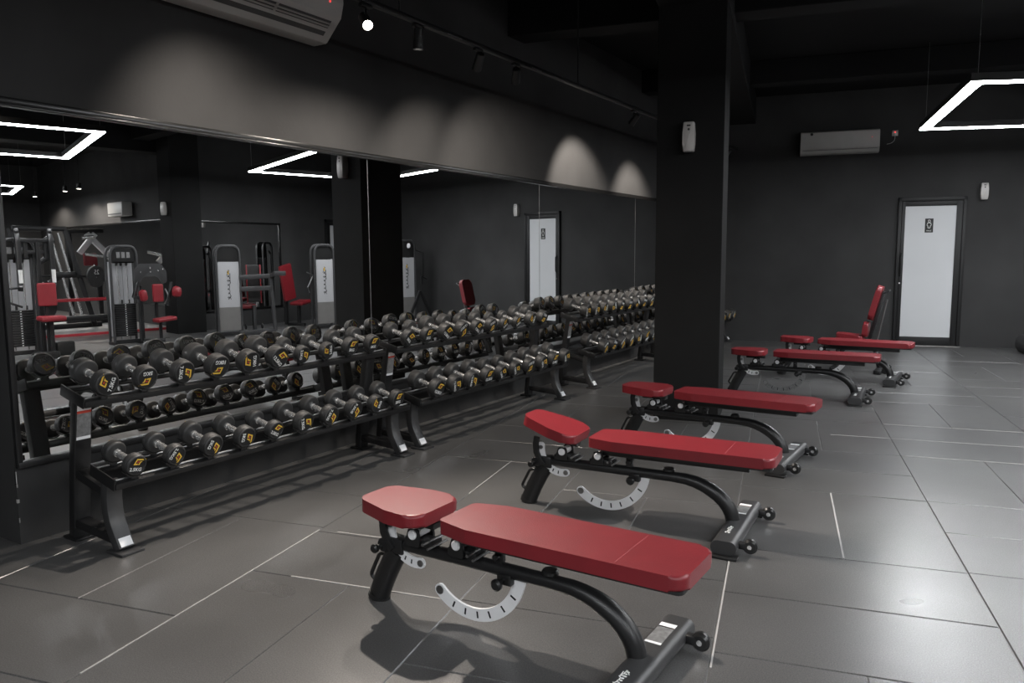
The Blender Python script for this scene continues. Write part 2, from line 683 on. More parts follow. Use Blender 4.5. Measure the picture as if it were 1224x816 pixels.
# ---- door in the back wall
def build_door(name, org, rotz, sign_label, sign_text):
    d = thing(name, 'black framed door with frosted glass', 'door', org, rotz)
    for k in ('label', 'category'):
        del d[k]
    d['kind'] = 'structure'
    hw = 0.436
    bm = NB()
    box(bm, (-hw, -0.05, 0), (-hw + 0.045, 0.0, 2.142), 0.004)
    box(bm, (hw - 0.045, -0.05, 0), (hw, 0.0, 2.142), 0.004)
    box(bm, (-hw, -0.05, 2.085), (hw, 0.0, 2.142), 0.004)
    obj('door_frame', bm, M_DOORF, d)
    bm = NB()
    a, b = -hw + 0.048, hw - 0.048
    gl, gr, g0, g1 = -0.342, 0.312, 0.135, 2.015
    box(bm, (a, -0.042, 0.012), (gl, -0.004, 2.082), 0.003)
    box(bm, (gr, -0.042, 0.012), (b, -0.004, 2.082), 0.003)
    box(bm, (gl, -0.042, 0.012), (gr, -0.004, g0), 0.003)
    box(bm, (gl, -0.042, g1), (gr, -0.004, 2.082), 0.003)
    leaf = obj('door_leaf', bm, M_DOORF, d)
    bm = NB()
    box(bm, (gl, -0.026, g0), (gr, -0.014, g1))
    obj('glass_pane', bm, M_FROST, leaf, 0)
    bm = NB()
    x = -0.376
    tube(bm, arc_path([(x, -0.04, 1.02), (x, -0.085, 1.05), (x, -0.085, 1.31), (x, -0.04, 1.34)], 0.03), sect(0.010), up=(1, 0, 0))
    obj('door_handle', bm, M_BLK, leaf)
    bm = NB()
    disc(bm, (x - 0.005, -0.046, 0.915), 0.012, 0.012, 'Y')
    obj('lock', bm, M_CHR, leaf)
    bm = NB()
    box(bm, (-hw - 0.01, -0.075, 0.001), (hw + 0.01, -0.0, 0.011), 0.003)
    obj('threshold', bm, M_DUST, d)
    # plaque
    s = thing('restroom_sign', sign_label, 'sign', org + Matrix.Rotation(rotz, 3, 'Z') @ Vector((-0.028, -0.0262, 1.738)), rotz)
    bm = NB()
    box(bm, (-0.053, -0.004, -0.099), (0.053, 0.0, 0.099), 0.001)
    obj('plate', bm, M_HOLE, s, 0)
    TOY = Matrix(((1, 0, 0, 0), (0, 0, -1, 0), (0, 1, 0, 0), (0, 0, 0, 1)))
    bm = NB()
    tube(bm, [(0.014 * math.cos(t * PI / 8), 0.062 + 0.017 * math.sin(t * PI / 8), 0) for t in range(16)], sect(0.0028, 0.0006, 6), closed=True)
    tube(bm, [(-0.022, 0.036, 0), (0.022, 0.036, 0), (0.027, 0.005, 0), (0.016, -0.004, 0), (0.012, -0.036, 0), (-0.012, -0.036, 0), (-0.016, -0.004, 0),
              (-0.027, 0.005, 0)], sect(0.0028, 0.0006, 6), closed=True)
    bmesh.ops.transform(bm, matrix=Matrix.Translation((0, -0.0045, 0)) @ TOY, verts=bm.verts[:])
    obj('pictogram', bm, M_WHT, s)
    if not sign_text:
        return
    me = setmat(xform(text_mesh(sign_text, 0.026), Matrix.Translation((0, -0.0045, -0.074)) @ TOY), M_WHT)
    obj('lettering', me, None, s)


build_door('door_1', uv(5.81, BACK_V, 0), TILE, 'small black MALE sign with a figure, stuck on the frosted door', 'MALE')
build_door('door_2', Vector((8.45, 12.83, 0)), -PI / 2, 'small black sign on the distant door seen in the mirror', '')


# ---- wall fittings
def dispenser(name_loc, rotz, label):
    d = thing('air_freshener_dispenser', label, 'dispenser', name_loc, rotz, 'air freshener dispensers')
    bm = NB()
    # body seen from -Y: bowed sides, flat back
    prof = [(-0.042, -0.115), (0.042, -0.115), (0.047, -0.05), (0.0475, 0.03), (0.043, 0.115), (-0.043, 0.115), (-0.0475, 0.03), (-0.047, -0.05)]
    m = Matrix(((1, 0, 0, 0), (0, 0, -1, 0), (0, 1, 0, 0), (0, 0, 0, 1)))
    prism(bm, round_poly(prof, 0.012, 3), 0.0, 0.075, m, 0.014, 3)
    obj('case', bm, M_DISP, d)
    bm = NB()
    box(bm, (-0.015, -0.0775, 0.079), (0.015, -0.072, 0.091), 0.003)
    obj('vent', bm, M_HOLE, d)
    bm = NB()
    disc(bm, (0.001, -0.0752, 0.055), 0.009, 0.004, 'Y', 16)
    obj('nozzle', bm, M_BLK, d)
    bm = NB()
    box(bm, (-0.03, -0.066, -0.119), (0.03, -0.01, -0.112), 0.002)
    obj('base_cap', bm, M_ACD, d)
    return d


rz = Matrix.Rotation(TILE, 3, 'Z')
dispenser(uv(3.09, 5.56, 2.28), TILE, 'white air freshener dispenser high on the black pillar beside the racks')
dispenser(uv(6.447, BACK_V, 2.199), TILE, 'white air freshener dispenser on the back wall right of the door')
dispenser(uv(10.1, 6.60, 2.2), TILE, 'air freshener dispenser on the farther pillar, seen in the mirror')


def ac_back():
    c = uv(4.543, BACK_V, 2.79)
    a = thing('air_conditioner', 'white wall air conditioner on the back wall, left of the door', 'air conditioner', c, TILE)
    bm = NB()
    prof = [(0, 0.0), (0, 0.33), (-0.13, 0.33), (-0.19, 0.31), (-0.20, 0.07), (-0.16, 0.012), (-0.10, 0.0)]
    m = Matrix(((0, 0, 1, -0.53), (1, 0, 0, 0), (0, 1, 0, 0), (0, 0, 0, 1)))
    prism(bm, round_poly(prof, 0.012, 3), 0, 1.06, m, 0.006, 2)
    obj('body', bm, M_AC, a)
    bm = NB()
    box(bm, (-0.5, -0.203, 0.052), (0.5, -0.17, 0.056))
    obj('flap_line', bm, M_ACD, a, 0)
    bm = NB()
    box(bm, (0.425, -0.204, 0.205), (0.432, -0.19, 0.212))
    obj('indicator_light', bm, M_INDR, a, 0)
    bm = NB()
    disc(bm, (-0.38, -0.197, 0.285), 0.02, 0.012, 'Y', 16)
    obj('badge', bm, M_BLK, a)
    # socket with a lead
    s = thing('wall_socket', 'small wall socket with a red light and hanging lead beside the air conditioner', 'socket', uv(5.285, BACK_V, 3.06), TILE)
    bm = NB()
    box(bm, (-0.04, -0.02, -0.04), (0.04, 0.0, 0.04), 0.005)
    obj('plate', bm, M_AC, s)
    bm = NB()
    box(bm, (-0.008, -0.024, 0.005), (0.008, -0.018, 0.02))
    obj('indicator_light', bm, M_INDR, s, 0)
    bm = NB()
    tube(bm, arc_path([(0.0, -0.022, -0.02), (0.0, -0.03, -0.10), (-0.04, -0.02, -0.14), (-0.10, -0.006, -0.15)], 0.04), sect(0.004, n=6))
    obj('lead', bm, M_AC, s)


ac_back()


def ac_left():
    a = thing('air_conditioner', 'large white air conditioner high on the left wall above the mirror', 'air conditioner', (0.0, 3.21, 2.74))
    bm = NB()
    prof = [(0.0, 0.05), (0.0, 0.40), (0.28, 0.40), (0.318, 0.36), (0.322, 0.22), (0.298, 0.135), (0.165, 0.0), (0.05, 0.0)]
    m = Matrix(((1, 0, 0, 0), (0, 0, 1, -0.62), (0, 1, 0, 0), (0, 0, 0, 1)))
    prism(bm, round_poly(prof, 0.012, 3), 0, 1.24, m, 0.006, 2)
    obj('body', bm, M_AC, a)
    fm = Matrix.Translation((0.2315, 0, 0.0675)) @ Matrix.Rotation(R(-45.4), 4, 'Y')
    for x0, x1 in ((-0.050, -0.018), (0.006, 0.060)):
        bm = NB()
        box(bm, (x0, -0.56, -0.0015), (x1, 0.56, 0.008), 0.001, 0, fm)
        obj('outlet_slot', bm, M_ACD, a, 0)
    for x0 in (0.014, 0.034):
        bm = NB()
        box(bm, (x0, -0.555, -0.006), (x0 + 0.012, 0.555, 0.004), 0.002, 0, fm)
        obj('louvre', bm, M_AC, a)
    for y in (-0.22, 0.12):
        bm = NB()
        box(bm, (0.004, y - 0.008, -0.008), (0.062, y + 0.008, 0.004), 0.002, 0, fm)
        obj('louvre_hinge', bm, M_AC, a)
    me = setmat(xform(text_mesh('GREE', 0.04, bold=0.0008), Matrix.Translation((0.3222, -0.06, 0.285)) @ Matrix.Rotation(R(1.5), 4, 'Y') @ TO_X), M_ACD)
    obj('lettering', me, None, a)
    bm = NB()
    box(bm, (0.305, 0.50, 0.205), (0.3235, 0.508, 0.213))
    obj('indicator_light', bm, M_INDR, a, 0)
    bm = NB()
    box(bm, (0.0, 0.621, 0.10), (0.10, 0.70, 0.28), 0.02)
    obj('pipe_cover', bm, M_AC, a)


ac_left()


# ---- ceiling lights
def led_frame(cs, z, label, wires=True, w=0.105):
    """cs: four corners in tile-grid coordinates, the outer outline"""
    P = [uv(u, v) for u, v in cs]
    c = sum(P, Vector()) / 4
    t = thing('led_ring_light', label, 'light', (c.x, c.y, z), 0, 'hanging rectangular light frames')
    n = 4

    def off(d):
        out = []
        for i in range(4):
            p = P[i]
            e0 = (P[i] - P[i - 1]).normalized()
            e1 = (P[(i + 1) % 4] - P[i]).normalized()
            n0 = Vector((-e0.y, e0.x, 0))
            n1 = Vector((-e1.y, e1.x, 0))
            if n0.dot(c - p) < 0:
                n0 = -n0
            if n1.dot(c - p) < 0:
                n1 = -n1
            b = (n0 + n1)
            b = b / (1 + n0.dot(n1))
            out.append(p + b * d - c)
        return out
    o, i_ = off(0.0), off(w)
    o2, i2 = off(0.006), off(w - 0.006)

    def ring(bm, a, b, z0, z1):
        vs = []
        for k in range(4):
            vs.append([bm.verts.new((a[k].x, a[k].y, z0)), bm.verts.new((b[k].x, b[k].y, z0)),
                       bm.verts.new((b[k].x, b[k].y, z1)), bm.verts.new((a[k].x, a[k].y, z1))])
        for k in range(4):
            p, q = vs[k], vs[(k + 1) % 4]
            for m in range(4):
                bm.faces.new((p[m], p[(m + 1) % 4], q[(m + 1) % 4], q[m]))
    bm = NB()
    ring(bm, o, i_, 0.004, 0.07)
    obj('housing', bm, M_BLK, t, 0)
    bm = NB()
    ring(bm, o2, i2, -0.004, 0.004)
    obj('diffuser', bm, M_LED, t, 0)
    for k in range(4):
        p = o[k] * 0.96
        bm = NB()
        tube(bm, [(p.x, p.y, 0.07), (p.x, p.y, CEIL - z)], sect(0.002, n=6))
        obj('suspension_wire', bm, M_STEEL, t)
    return t


led_frame([(5.24, 9.26), (5.225, 6.57), (8.35, 7.25), (8.15, 9.75)], 2.75, 'glowing white rectangular light frame hanging over the far right floor')
led_frame([(5.55, 4.10), (5.80, 1.60), (8.60, 2.20), (8.45, 4.60)], 2.75, 'rectangular light frame shining at the top left of the mirror')
led_frame([(5.6, -1.0), (5.7, -3.5), (8.5, -3.4), (8.5, -0.9)], 2.75, 'rectangular light frame hanging behind the viewer to the right')
led_frame([(1.4, -1.9), (1.4, -3.8), (3.7, -3.8), (3.7, -1.9)], 2.75, 'rectangular light frame hanging just behind the viewer')
led_frame([(13.8, 5.4), (13.9, 3.1), (16.4, 3.5), (16.2, 5.8)], 2.75, 'farther light frame low at the left edge of the mirror')


# ---- track with spots
def track():
    t = thing('light_track', 'black ceiling track carrying the spotlights along the mirror wall', 'light track', (0.80, 6.0, 2.80))
    bm = NB()
    box(bm, (-0.018, -5.2, 0.0), (0.018, 5.2, 0.03), 0.003)
    obj('rail', bm, M_FRM, t)
    for y in (-4.6, -2.2, 0.2, 2.6, 4.8):
        bm = NB()
        tube(bm, [(0, y, 0.03), (0, y, CEIL - 2.80)], sect(0.006, n=8))
        obj('drop_rod', bm, M_FRM, t)
    bm = NB()
    for y in (-1.65, -0.55):
        box(bm, (-0.0195, y - 0.08, 0.006), (0.0195, y + 0.08, 0.012))
    obj('joiner', bm, M_STEEL, t, 0)


track()


def spot(y, aim, label, energy, col, size, blend, bulb, lens=True, x=0.80):
    """spot head hung under the track, aimed at a point"""
    base = Vector((x, y, 2.798))
    p = Vector((x, y, 2.70))
    d = (Vector(aim) - p).normalized()
    t = thing('track_spotlight', label, 'spotlight', base, 0, 'spotlights on the ceiling track')
    q = d.to_track_quat('X', 'Z').to_matrix().to_4x4()
    m = Matrix.Translation(p - base) @ q
    bm = NB()
    prof = [(-0.075, 0), (-0.075, 0.024), (-0.07, 0.03), (0.045, 0.034), (0.05, 0.034), (0.05, 0.028), (0.03, 0.026), (0.03, 0)]
    lathe(bm, prof, 20, m)
    obj('lamp_head', bm, M_FRM, t)
    bm = NB()
    tube(bm, [(0, 0, 0), (0, 0, p.z - base.z + 0.02)], sect(0.009, n=8))
    box(bm, (-0.015, -0.045, -0.02), (0.015, 0.045, 0.0), 0.003)
    obj('stem', bm, M_FRM, t)
    bm = NB()
    lathe(bm, [(0.0305, 0), (0.0305, 0.025), (0.036, 0.022), (0.038, 0)], 20, m)
    obj('bulb', bm, bulb, t)
    if energy:
        L = bpy.data.lights.new('spot_light', 'SPOT')
        L.energy = energy
        L.color = col
        L.spot_size = R(size)
        L.spot_blend = blend
        L.shadow_soft_size = 0.022
        o = bpy.data.objects.new('spot_beam', L)
        C.objects.link(o)
        o.parent = t
        o.matrix_local = Matrix.Translation(p - base + d * 0.062) @ d.to_track_quat('-Z', 'Y').to_matrix().to_4x4()
    return t


WARM = (1.0, 0.90, 0.80)
spots = [
    (2.70, (0.0, 3.12, 1.76), 'spotlight on the track hidden above the air conditioner', 46, 96, 1.0),
    (3.98, (0.62, 4.02, 0.0), 'spotlight hanging right of the glaring one, its rim just lit', 58, 160, 0.7),
    (4.65, (0.0, 5.20, 1.68), 'dim spotlight third along the track, after the two lit ones', 52, 94, 1.0),
    (5.16, (0.0, 6.25, 1.68), 'dim spotlight last before the bright wall patch', 58, 94, 1.0),
    (7.45, (0.0, 7.75, 1.95), 'spotlight throwing the brightest patch on the wall above the mirror', 92, 84, 0.55),
    (9.10, (0.0, 9.30, 1.75), 'spotlight throwing the last wall patch beside the pillar', 85, 84, 0.7),
    (10.7, (0.0, 10.9, 1.75), 'spotlight at the far end of the track behind the pillar', 85, 84, 0.7),
]
for (y, aim, lab, e, sz, bl) in spots:
    spot(y, aim, lab, e * 1.6, WARM, sz, bl, M_BULB2)
spot(3.50, (3.1, 1.9, 0.6), 'glaring spotlight on the ceiling track turned towards the viewer', 330, WARM, 120, 0.5, M_BULB)
# alcove spots, bright dots in the mirror
for (u, v, lab) in ((17.4, 6.55, 'first'), (15.2, 6.55, 'second'), (14.3, 6.55, 'third')):
    d = thing('ceiling_downlight', 'small ceiling downlight over the alcove, %s from its end wall' % lab, 'downlight', uv(u, v, 2.8), 0, 'alcove downlights')
    bm = NB()
    disc(bm, (0, 0, 0.06), 0.05, 0.12, 'Z', 16, 0.004)
    tube(bm, [(0, 0, 0.1), (0, 0, CEIL - 2.8)], sect(0.008, n=8))
    obj('can', bm, M_FRM, d)
    bm = NB()
    disc(bm, (0, 0, -0.003), 0.04, 0.006, 'Z', 16)
    obj('lens', bm, M_BULB2, d)
    L = bpy.data.lights.new('downlight_beam', 'SPOT')
    L.energy = 160
    L.color = WARM
    L.spot_size = R(150)
    L.spot_blend = 0.5
    L.shadow_soft_size = 0.04
    o = bpy.data.objects.new('downlight_beam', L)
    C.objects.link(o)
    o.parent = d
    o.location = (0, 0, -0.012)


# ------------------------------------------------------------------ dumbbells
def head_mesh(Rr, w):
    bm = NB()
    pr = [(0, 0.0), (0, Rr - 0.010), (0.002, Rr - 0.004), (0.007, Rr - 0.0005), (0.010, Rr), (w - 0.016, Rr), (w - 0.0145, Rr - 0.0012),
          (w - 0.013, Rr - 0.0005), (w - 0.006, Rr - 0.0015), (w - 0.0015, Rr - 0.0040), (w, Rr - 0.0070), (w, Rr - 0.0100)]
    lathe(bm, pr, 32)
    lathe(bm, [(w, Rr - 0.0100), (w - 0.003, Rr - 0.0120), (w - 0.003, 0)], 32, mi=1)
    bmesh.ops.remove_doubles(bm, verts=bm.verts[:], dist=1e-6)
    return mesh_of(bm, 'weight_head', [M_RUB, M_FACE], 40)


def emblem_mesh(Rr, w):
    """gold angular monogram in the upper half of the face"""
    s = Rr / 50.0
    bm = NB()
    sk = 0.35

    def q(pts, mi):
        out = [((x + sk * y) * s, y * s) for x, y in pts]
        prism(bm, out, 0, 0.0008, None, mi=mi)
    # leaning bracket: top bar with a pointed tail, left bar, bottom bar
    q([(-17, 21), (24, 21), (30, 28), (-17, 28)], 0)
    q([(-17, 5), (-11, 5), (-11, 21), (-17, 21)], 0)
    q([(-17, 5), (-17, -1), (2, -1), (2, 5)], 0)
    q([(6, -1), (12, -1), (12, 16), (6, 16)], 0)
    q([(-7, 9), (3, 9), (3, 16), (-7, 16)], 1)
    q([(12, 10), (18, 16), (12, 16)], 0)
    me = mesh_of(bm, 'emblem', [M_GOLD, M_REDP], 0)
    me.transform(Matrix.Translation((w - 0.0032, 0, 0.07 * Rr)) @ TO_X @ Matrix.Scale(1.0, 4))
    return me


def mark_mesh(txt, Rr, w):
    me = text_mesh(txt, Rr * 0.46, 0.0004, 0, 'weight_marking', bold=Rr * 0.012)
    me.transform(Matrix.Translation((w - 0.0028, 0, -0.40 * Rr)) @ TO_X)
    return setmat(me, M_WHT)


def handle_mesh(L):
    bm = NB()
    h = L / 2
    pr = [(-h - 0.002, 0), (-h - 0.002, 0.019), (-h + 0.012, 0.019), (-h + 0.013, 0.0155), (-h + 0.022, 0.0155), (-h + 0.030, 0.0170), (0, 0.0185),
          (h - 0.030, 0.0170), (h - 0.022, 0.0155), (h - 0.013, 0.0155), (h - 0.012, 0.019), (h + 0.002, 0.019), (h + 0.002, 0)]
    lathe(bm, pr, 20)
    return mesh_of(bm, 'handle', M_CHR, 30)


KINDS = {}          # (text) -> radius, width, grip
SPEC = {'2.5KG': (0.052, 0.048, 0.115), '5KG': (0.058, 0.055, 0.115), '7.5KG': (0.060, 0.058, 0.116), '10KG': (0.064, 0.066, 0.118),
        '12.5KG': (0.065, 0.068, 0.118), '15KG': (0.067, 0.072, 0.120), '17.5KG': (0.069, 0.076, 0.120), '20KG': (0.071, 0.080, 0.120),
        '22.5KG': (0.073, 0.084, 0.120), '25KG': (0.075, 0.088, 0.120)}


def kind(txt):
    if txt in KINDS:
        return KINDS[txt]
    r, w, g = SPEC[txt]
    KINDS[txt] = (head_mesh(r, w), emblem_mesh(r, w), mark_mesh(txt, r, w), handle_mesh(g), r, w, g)
    return KINDS[txt]


SLOPE = R(15)
PROTO = {}
rnd = random.Random(11)


def dumbbell(txt, loc, label, group, turn):
    hm, em, tm, gm, r, w, g = kind(txt)
    if txt not in PROTO:
        t = thing('dumbbell', label, 'dumbbell', loc, 0, group, rot=(0, SLOPE, 0))
        obj('handle', gm, None, t)
        for s in (0, 1):
            h = obj('weight_head', hm, None, t)
            obj('emblem', em, None, h)
            obj('weight_marking', tm, None, h)
        PROTO[txt] = t
    else:
        t = dup(PROTO[txt], loc, (0, SLOPE, 0), label, group)
    heads = [c for c in t.children if c.name.startswith('weight_head')]
    for s, h in enumerate(heads):
        m = Matrix.Translation((g / 2 if s == 0 else -g / 2, 0, 0))
        if s:
            m = m @ Matrix.Rotation(PI, 4, 'Z')
        h.matrix_local = m @ Matrix.Rotation(turn if s == 0 else rnd.uniform(0, 2 * PI), 4, 'X')
    return t


ORD = ['first', 'second', 'third', 'fourth', 'fifth', 'sixth', 'seventh', 'eighth', 'ninth', 'tenth']
TOPX, TOPZ = 0.263, 0.751      # middle of the top tray
BOTX, BOTZ = 0.468, 0.388


def build_rack(y0, y1, label, rname, weights_top, weights_bot, s_top, s_bot, turns=None):
    L = y1 - y0
    t = thing('dumbbell_rack', label, 'rack', (0.3, y0, 0), 0, 'dumbbell racks along the mirror wall')
    # posts, feet and curved legs at both ends.  Local x = world x - 0.3
    for e, yc in enumerate((0.055, L - 0.055)):
        bm = NB()
        tube(bm, [(-0.155, yc, 0.012), (-0.11, yc, 0.40), (-0.060, yc, 0.70)], sect(0.042, 0.024, box_=True), up=(1, 0, 0))
        post = obj('rear_post', bm, M_FRM, t)
        bm = NB()
        box(bm, (-0.215, yc - 0.052, 0.0), (-0.095, yc + 0.052, 0.014), 0.003)
        obj('foot_plate', bm, M_FRM, t)
        if e == 0:
            bm = NB()
            # warning sticker on the face turned to the room
            for (z0, z1, mi) in ((0.52, 0.635, 0), (0.635, 0.648, 1), (0.648, 0.675, 2), (0.505, 0.52, 2)):
                def px(z):
                    return (-0.11 + 0.05 * (z - 0.40) / 0.30) + 0.0250
                vs = [bm.verts.new((px(z), yc + sy * 0.034, z)) for z in (z0, z1) for sy in (-1, 1)]
                f = bm.faces.new((vs[0], vs[1], vs[3], vs[2]))
                f.material_index = mi
                r2 = bmesh.ops.extrude_face_region(bm, geom=[f])
                bmesh.ops.translate(bm, vec=(0.0007, 0, 0), verts=[g for g in r2['geom'] if isinstance(g, bmesh.types.BMVert)])
            obj('warning_sticker', bm, [M_STK, M_REDP, M_SILV], post, 0)
        bm = NB()
        path = [(0.145, yc, 0.33), (0.135, yc, 0.25), (0.137, yc, 0.19), (0.150, yc, 0.135), (0.178, yc, 0.08), (0.218, yc, 0.014)]
        tube(bm, path, sect(0.040, 0.026, box_=True), up=(1, 0, 0))
        leg = obj('front_leg', bm, M_FRMG, t)
        bm = NB()
        box(bm, (0.16, yc - 0.058, 0.0), (0.285, yc + 0.058, 0.014), 0.004)
        obj('foot_plate', bm, M_FRMG, t)
        bm = NB()
        mm = Matrix.Translation((0.228, yc, 0.052)) @ Matrix.Rotation(R(-31), 4, 'Y')
        box(bm, (-0.001, -0.030, -0.022), (0.0012, 0.030, 0.022), 0, 0, mm)
        obj('plate_label', bm, M_SILV, leg, 0)
        bm = NB()
        tube(bm, [(-0.135, yc, 0.083), (0.175, yc, 0.060)], sect(0.034, 0.022, box_=True))
        obj('base_beam', bm, M_FRM, t)
        bm = NB()
        tube(bm, [(-0.10, yc, 0.335), (0.135, yc, 0.275)], sect(0.034, 0.022, box_=True))
        obj('cross_beam', bm, M_FRM, t)
    bm = NB()
    tube(bm, [(-0.12, 0.06, 0.335), (-0.12, L - 0.06, 0.335)], sect(0.020, 0.026, box_=True))
    obj('rear_rail', bm, M_FRM, t)
    for tier, (cx, cz, ws, ss) in enumerate(((TOPX, TOPZ, weights_top, s_top), (BOTX, BOTZ, weights_bot, s_bot))):
        tm = Matrix.Translation((cx - 0.3, 0, cz)) @ Matrix.Rotation(SLOPE, 4, 'Y')
        for yy in (0.0, L - 0.008):
            bm = NB()
            box(bm, (-0.098, yy, -0.056), (0.098, yy + 0.008, 0.0), 0.002, 0, tm)
            obj('tray_end_plate', bm, M_FRM, t)
        for xx in (-0.075, 0.075):
            bm = NB()
            box(bm, (xx - 0.021, 0.008, -0.030), (xx + 0.021, L - 0.008, -0.022), 0.001, 0, tm)
            box(bm, (xx + (0.021 if xx > 0 else -0.027), 0.008, -0.052), (xx + (0.027 if xx > 0 else -0.021), L - 0.008, -0.022), 0.001, 0, tm)
            obj('tray_rail', bm, M_FRM, t)
            bm = NB()
            tube(bm, [tm @ Vector((xx - 0.004, 0.008, -0.017)), tm @ Vector((xx - 0.004, L - 0.008, -0.017))], sect(0.0055, n=8))
            obj('steel_rod', bm, M_STEEL, t)
        for k, wt in enumerate(ws):
            hm, em, tx, gm, r, w, g = kind(wt)
            yk = ss[0] + ss[1] * k - y0
            zc = r + 0.0005          # axis height over the tray plane (local)
            for xx in (-1, 1):
                bm = NB()
                xm = xx * (g / 2 + w / 2)
                n = 10
                ring = []
                for i in range(n + 1):
                    a = R(-58 + 116 * i / n)
                    ring.append((math.sin(a) * (r + 0.002), -math.cos(a) * (r + 0.002), math.sin(a) * (r + 0.008), -math.cos(a) * (r + 0.008)))
                hw = 0.016
                for (x0, x1) in ((xm - hw, xm + hw),):
                    cols = []
                    for (a0, b0, a1, b1) in ring:
                        cols.append([bm.verts.new(tm @ Vector((X, yk + A, zc + B))) for X, A, B in
                                     ((x0, a0, b0), (x1, a0, b0), (x1, a1, b1), (x0, a1, b1))])
                    for p, q in zip(cols, cols[1:]):
                        for i in range(4):
                            bm.faces.new((p[i], p[(i + 1) % 4], q[(i + 1) % 4], q[i]))
                    bm.faces.new(cols[0])
                    bm.faces.new(cols[-1][::-1])
                # little stand under the saddle
                box(bm, (xm - 0.012, yk - 0.016, -0.024), (xm + 0.012, yk + 0.016, -0.0055), 0.001, 0, tm)
                obj('saddle', bm, M_BLK, t)
            wp = tm @ Vector((0, yk, zc)) + Vector((0.3, y0, 0))
            tn = turns[tier][k] if turns and k < len(turns[tier]) else rnd.uniform(-PI, PI)
            if 'pillar' in rname:
                pos = '%s from the far end' % ORD[len(ws) - 1 - k]
            else:
                pos = '%s from the near end' % ORD[k]
            dumbbell(wt, wp, '%s dumbbell, %s, %s tier of the %s' % (wt, pos, ('top', 'bottom')[tier], 'rack past the pillar' if 'pillar' in rname else rname),
                     '%s tier dumbbells of the %s' % (('top', 'bottom')[tier], rname), tn)
    return t


T1 = ['7.5KG', '5KG', '7.5KG', '10KG', '10KG', '12.5KG', '2.5KG', '2.5KG', '5KG', '5KG']
B1 = ['2.5KG', '2.5KG', '5KG', '5KG', '2.5KG', '7.5KG', '7.5KG', '7.5KG', '5KG', '5KG']
T2 = ['5KG', '5KG', '12.5KG', '12.5KG', '7.5KG', '7.5KG', '2.5KG', '2.5KG', '10KG', '10KG']
B2 = ['12.5KG', '12.5KG', '12.5KG', '12.5KG', '7.5KG', '7.5KG', '12.5KG', '15KG', '12.5KG', '15KG']
T3 = ['17.5KG', '17.5KG', '15KG', '17.5KG', '15KG', '17.5KG', '17.5KG', '17.5KG', '20KG', '20KG']
B3 = ['20KG', '17.5KG', '17.5KG', '20KG', '20KG', '20KG', '20KG', '20KG', '22.5KG', '22.5KG']
T4 = ['22.5KG', '22.5KG', '22.5KG', '22.5KG', '25KG', '25KG', '25KG', '25KG', '25KG']
d = R
turn1 = [[d(75), d(180), d(-90), d(175), d(95), d(-45), d(-90), d(100), d(-5), d(0)],
         [d(-12), d(-125), d(-115), d(-95), d(-30), d(-75), d(-115), d(-125), d(75), d(0)]]
turn2 = [[d(-40), d(0), d(-35), d(-150), d(-30), d(-160), d(30), d(25), d(80), d(160)],
         [d(-20), d(-70), d(-90), d(0), d(-50), d(-60), d(-170), d(-60), d(0), d(-60)]]
build_rack(1.985, 4.125, 'nearest two-tier black dumbbell rack under the left of the mirror', 'nearest rack', T1, B1, (2.085, 0.2085), (2.085, 0.2085), turn1)
build_rack(4.235, 6.50, 'second two-tier dumbbell rack, right behind the nearest one', 'second rack', T2, B2, (4.355, 0.2185), (4.395, 0.2195), turn2)
build_rack(7.085, 9.37, 'third two-tier dumbbell rack, after a gap, running behind the pillar', 'third rack', T3, B3, (7.235, 0.2235), (7.235, 0.2235))
build_rack(9.70, 12.03, 'farthest dumbbell rack, its end just showing right of the pillar', 'pillar rack', T4, T4, (9.86, 0.259), (9.86, 0.259))


# ------------------------------------------------------------------ benches
def pad(outline, thick, bev=0.016):
    bm = NB()
    prism(bm, outline, 0, thick, None, bev, 4)
    return bm


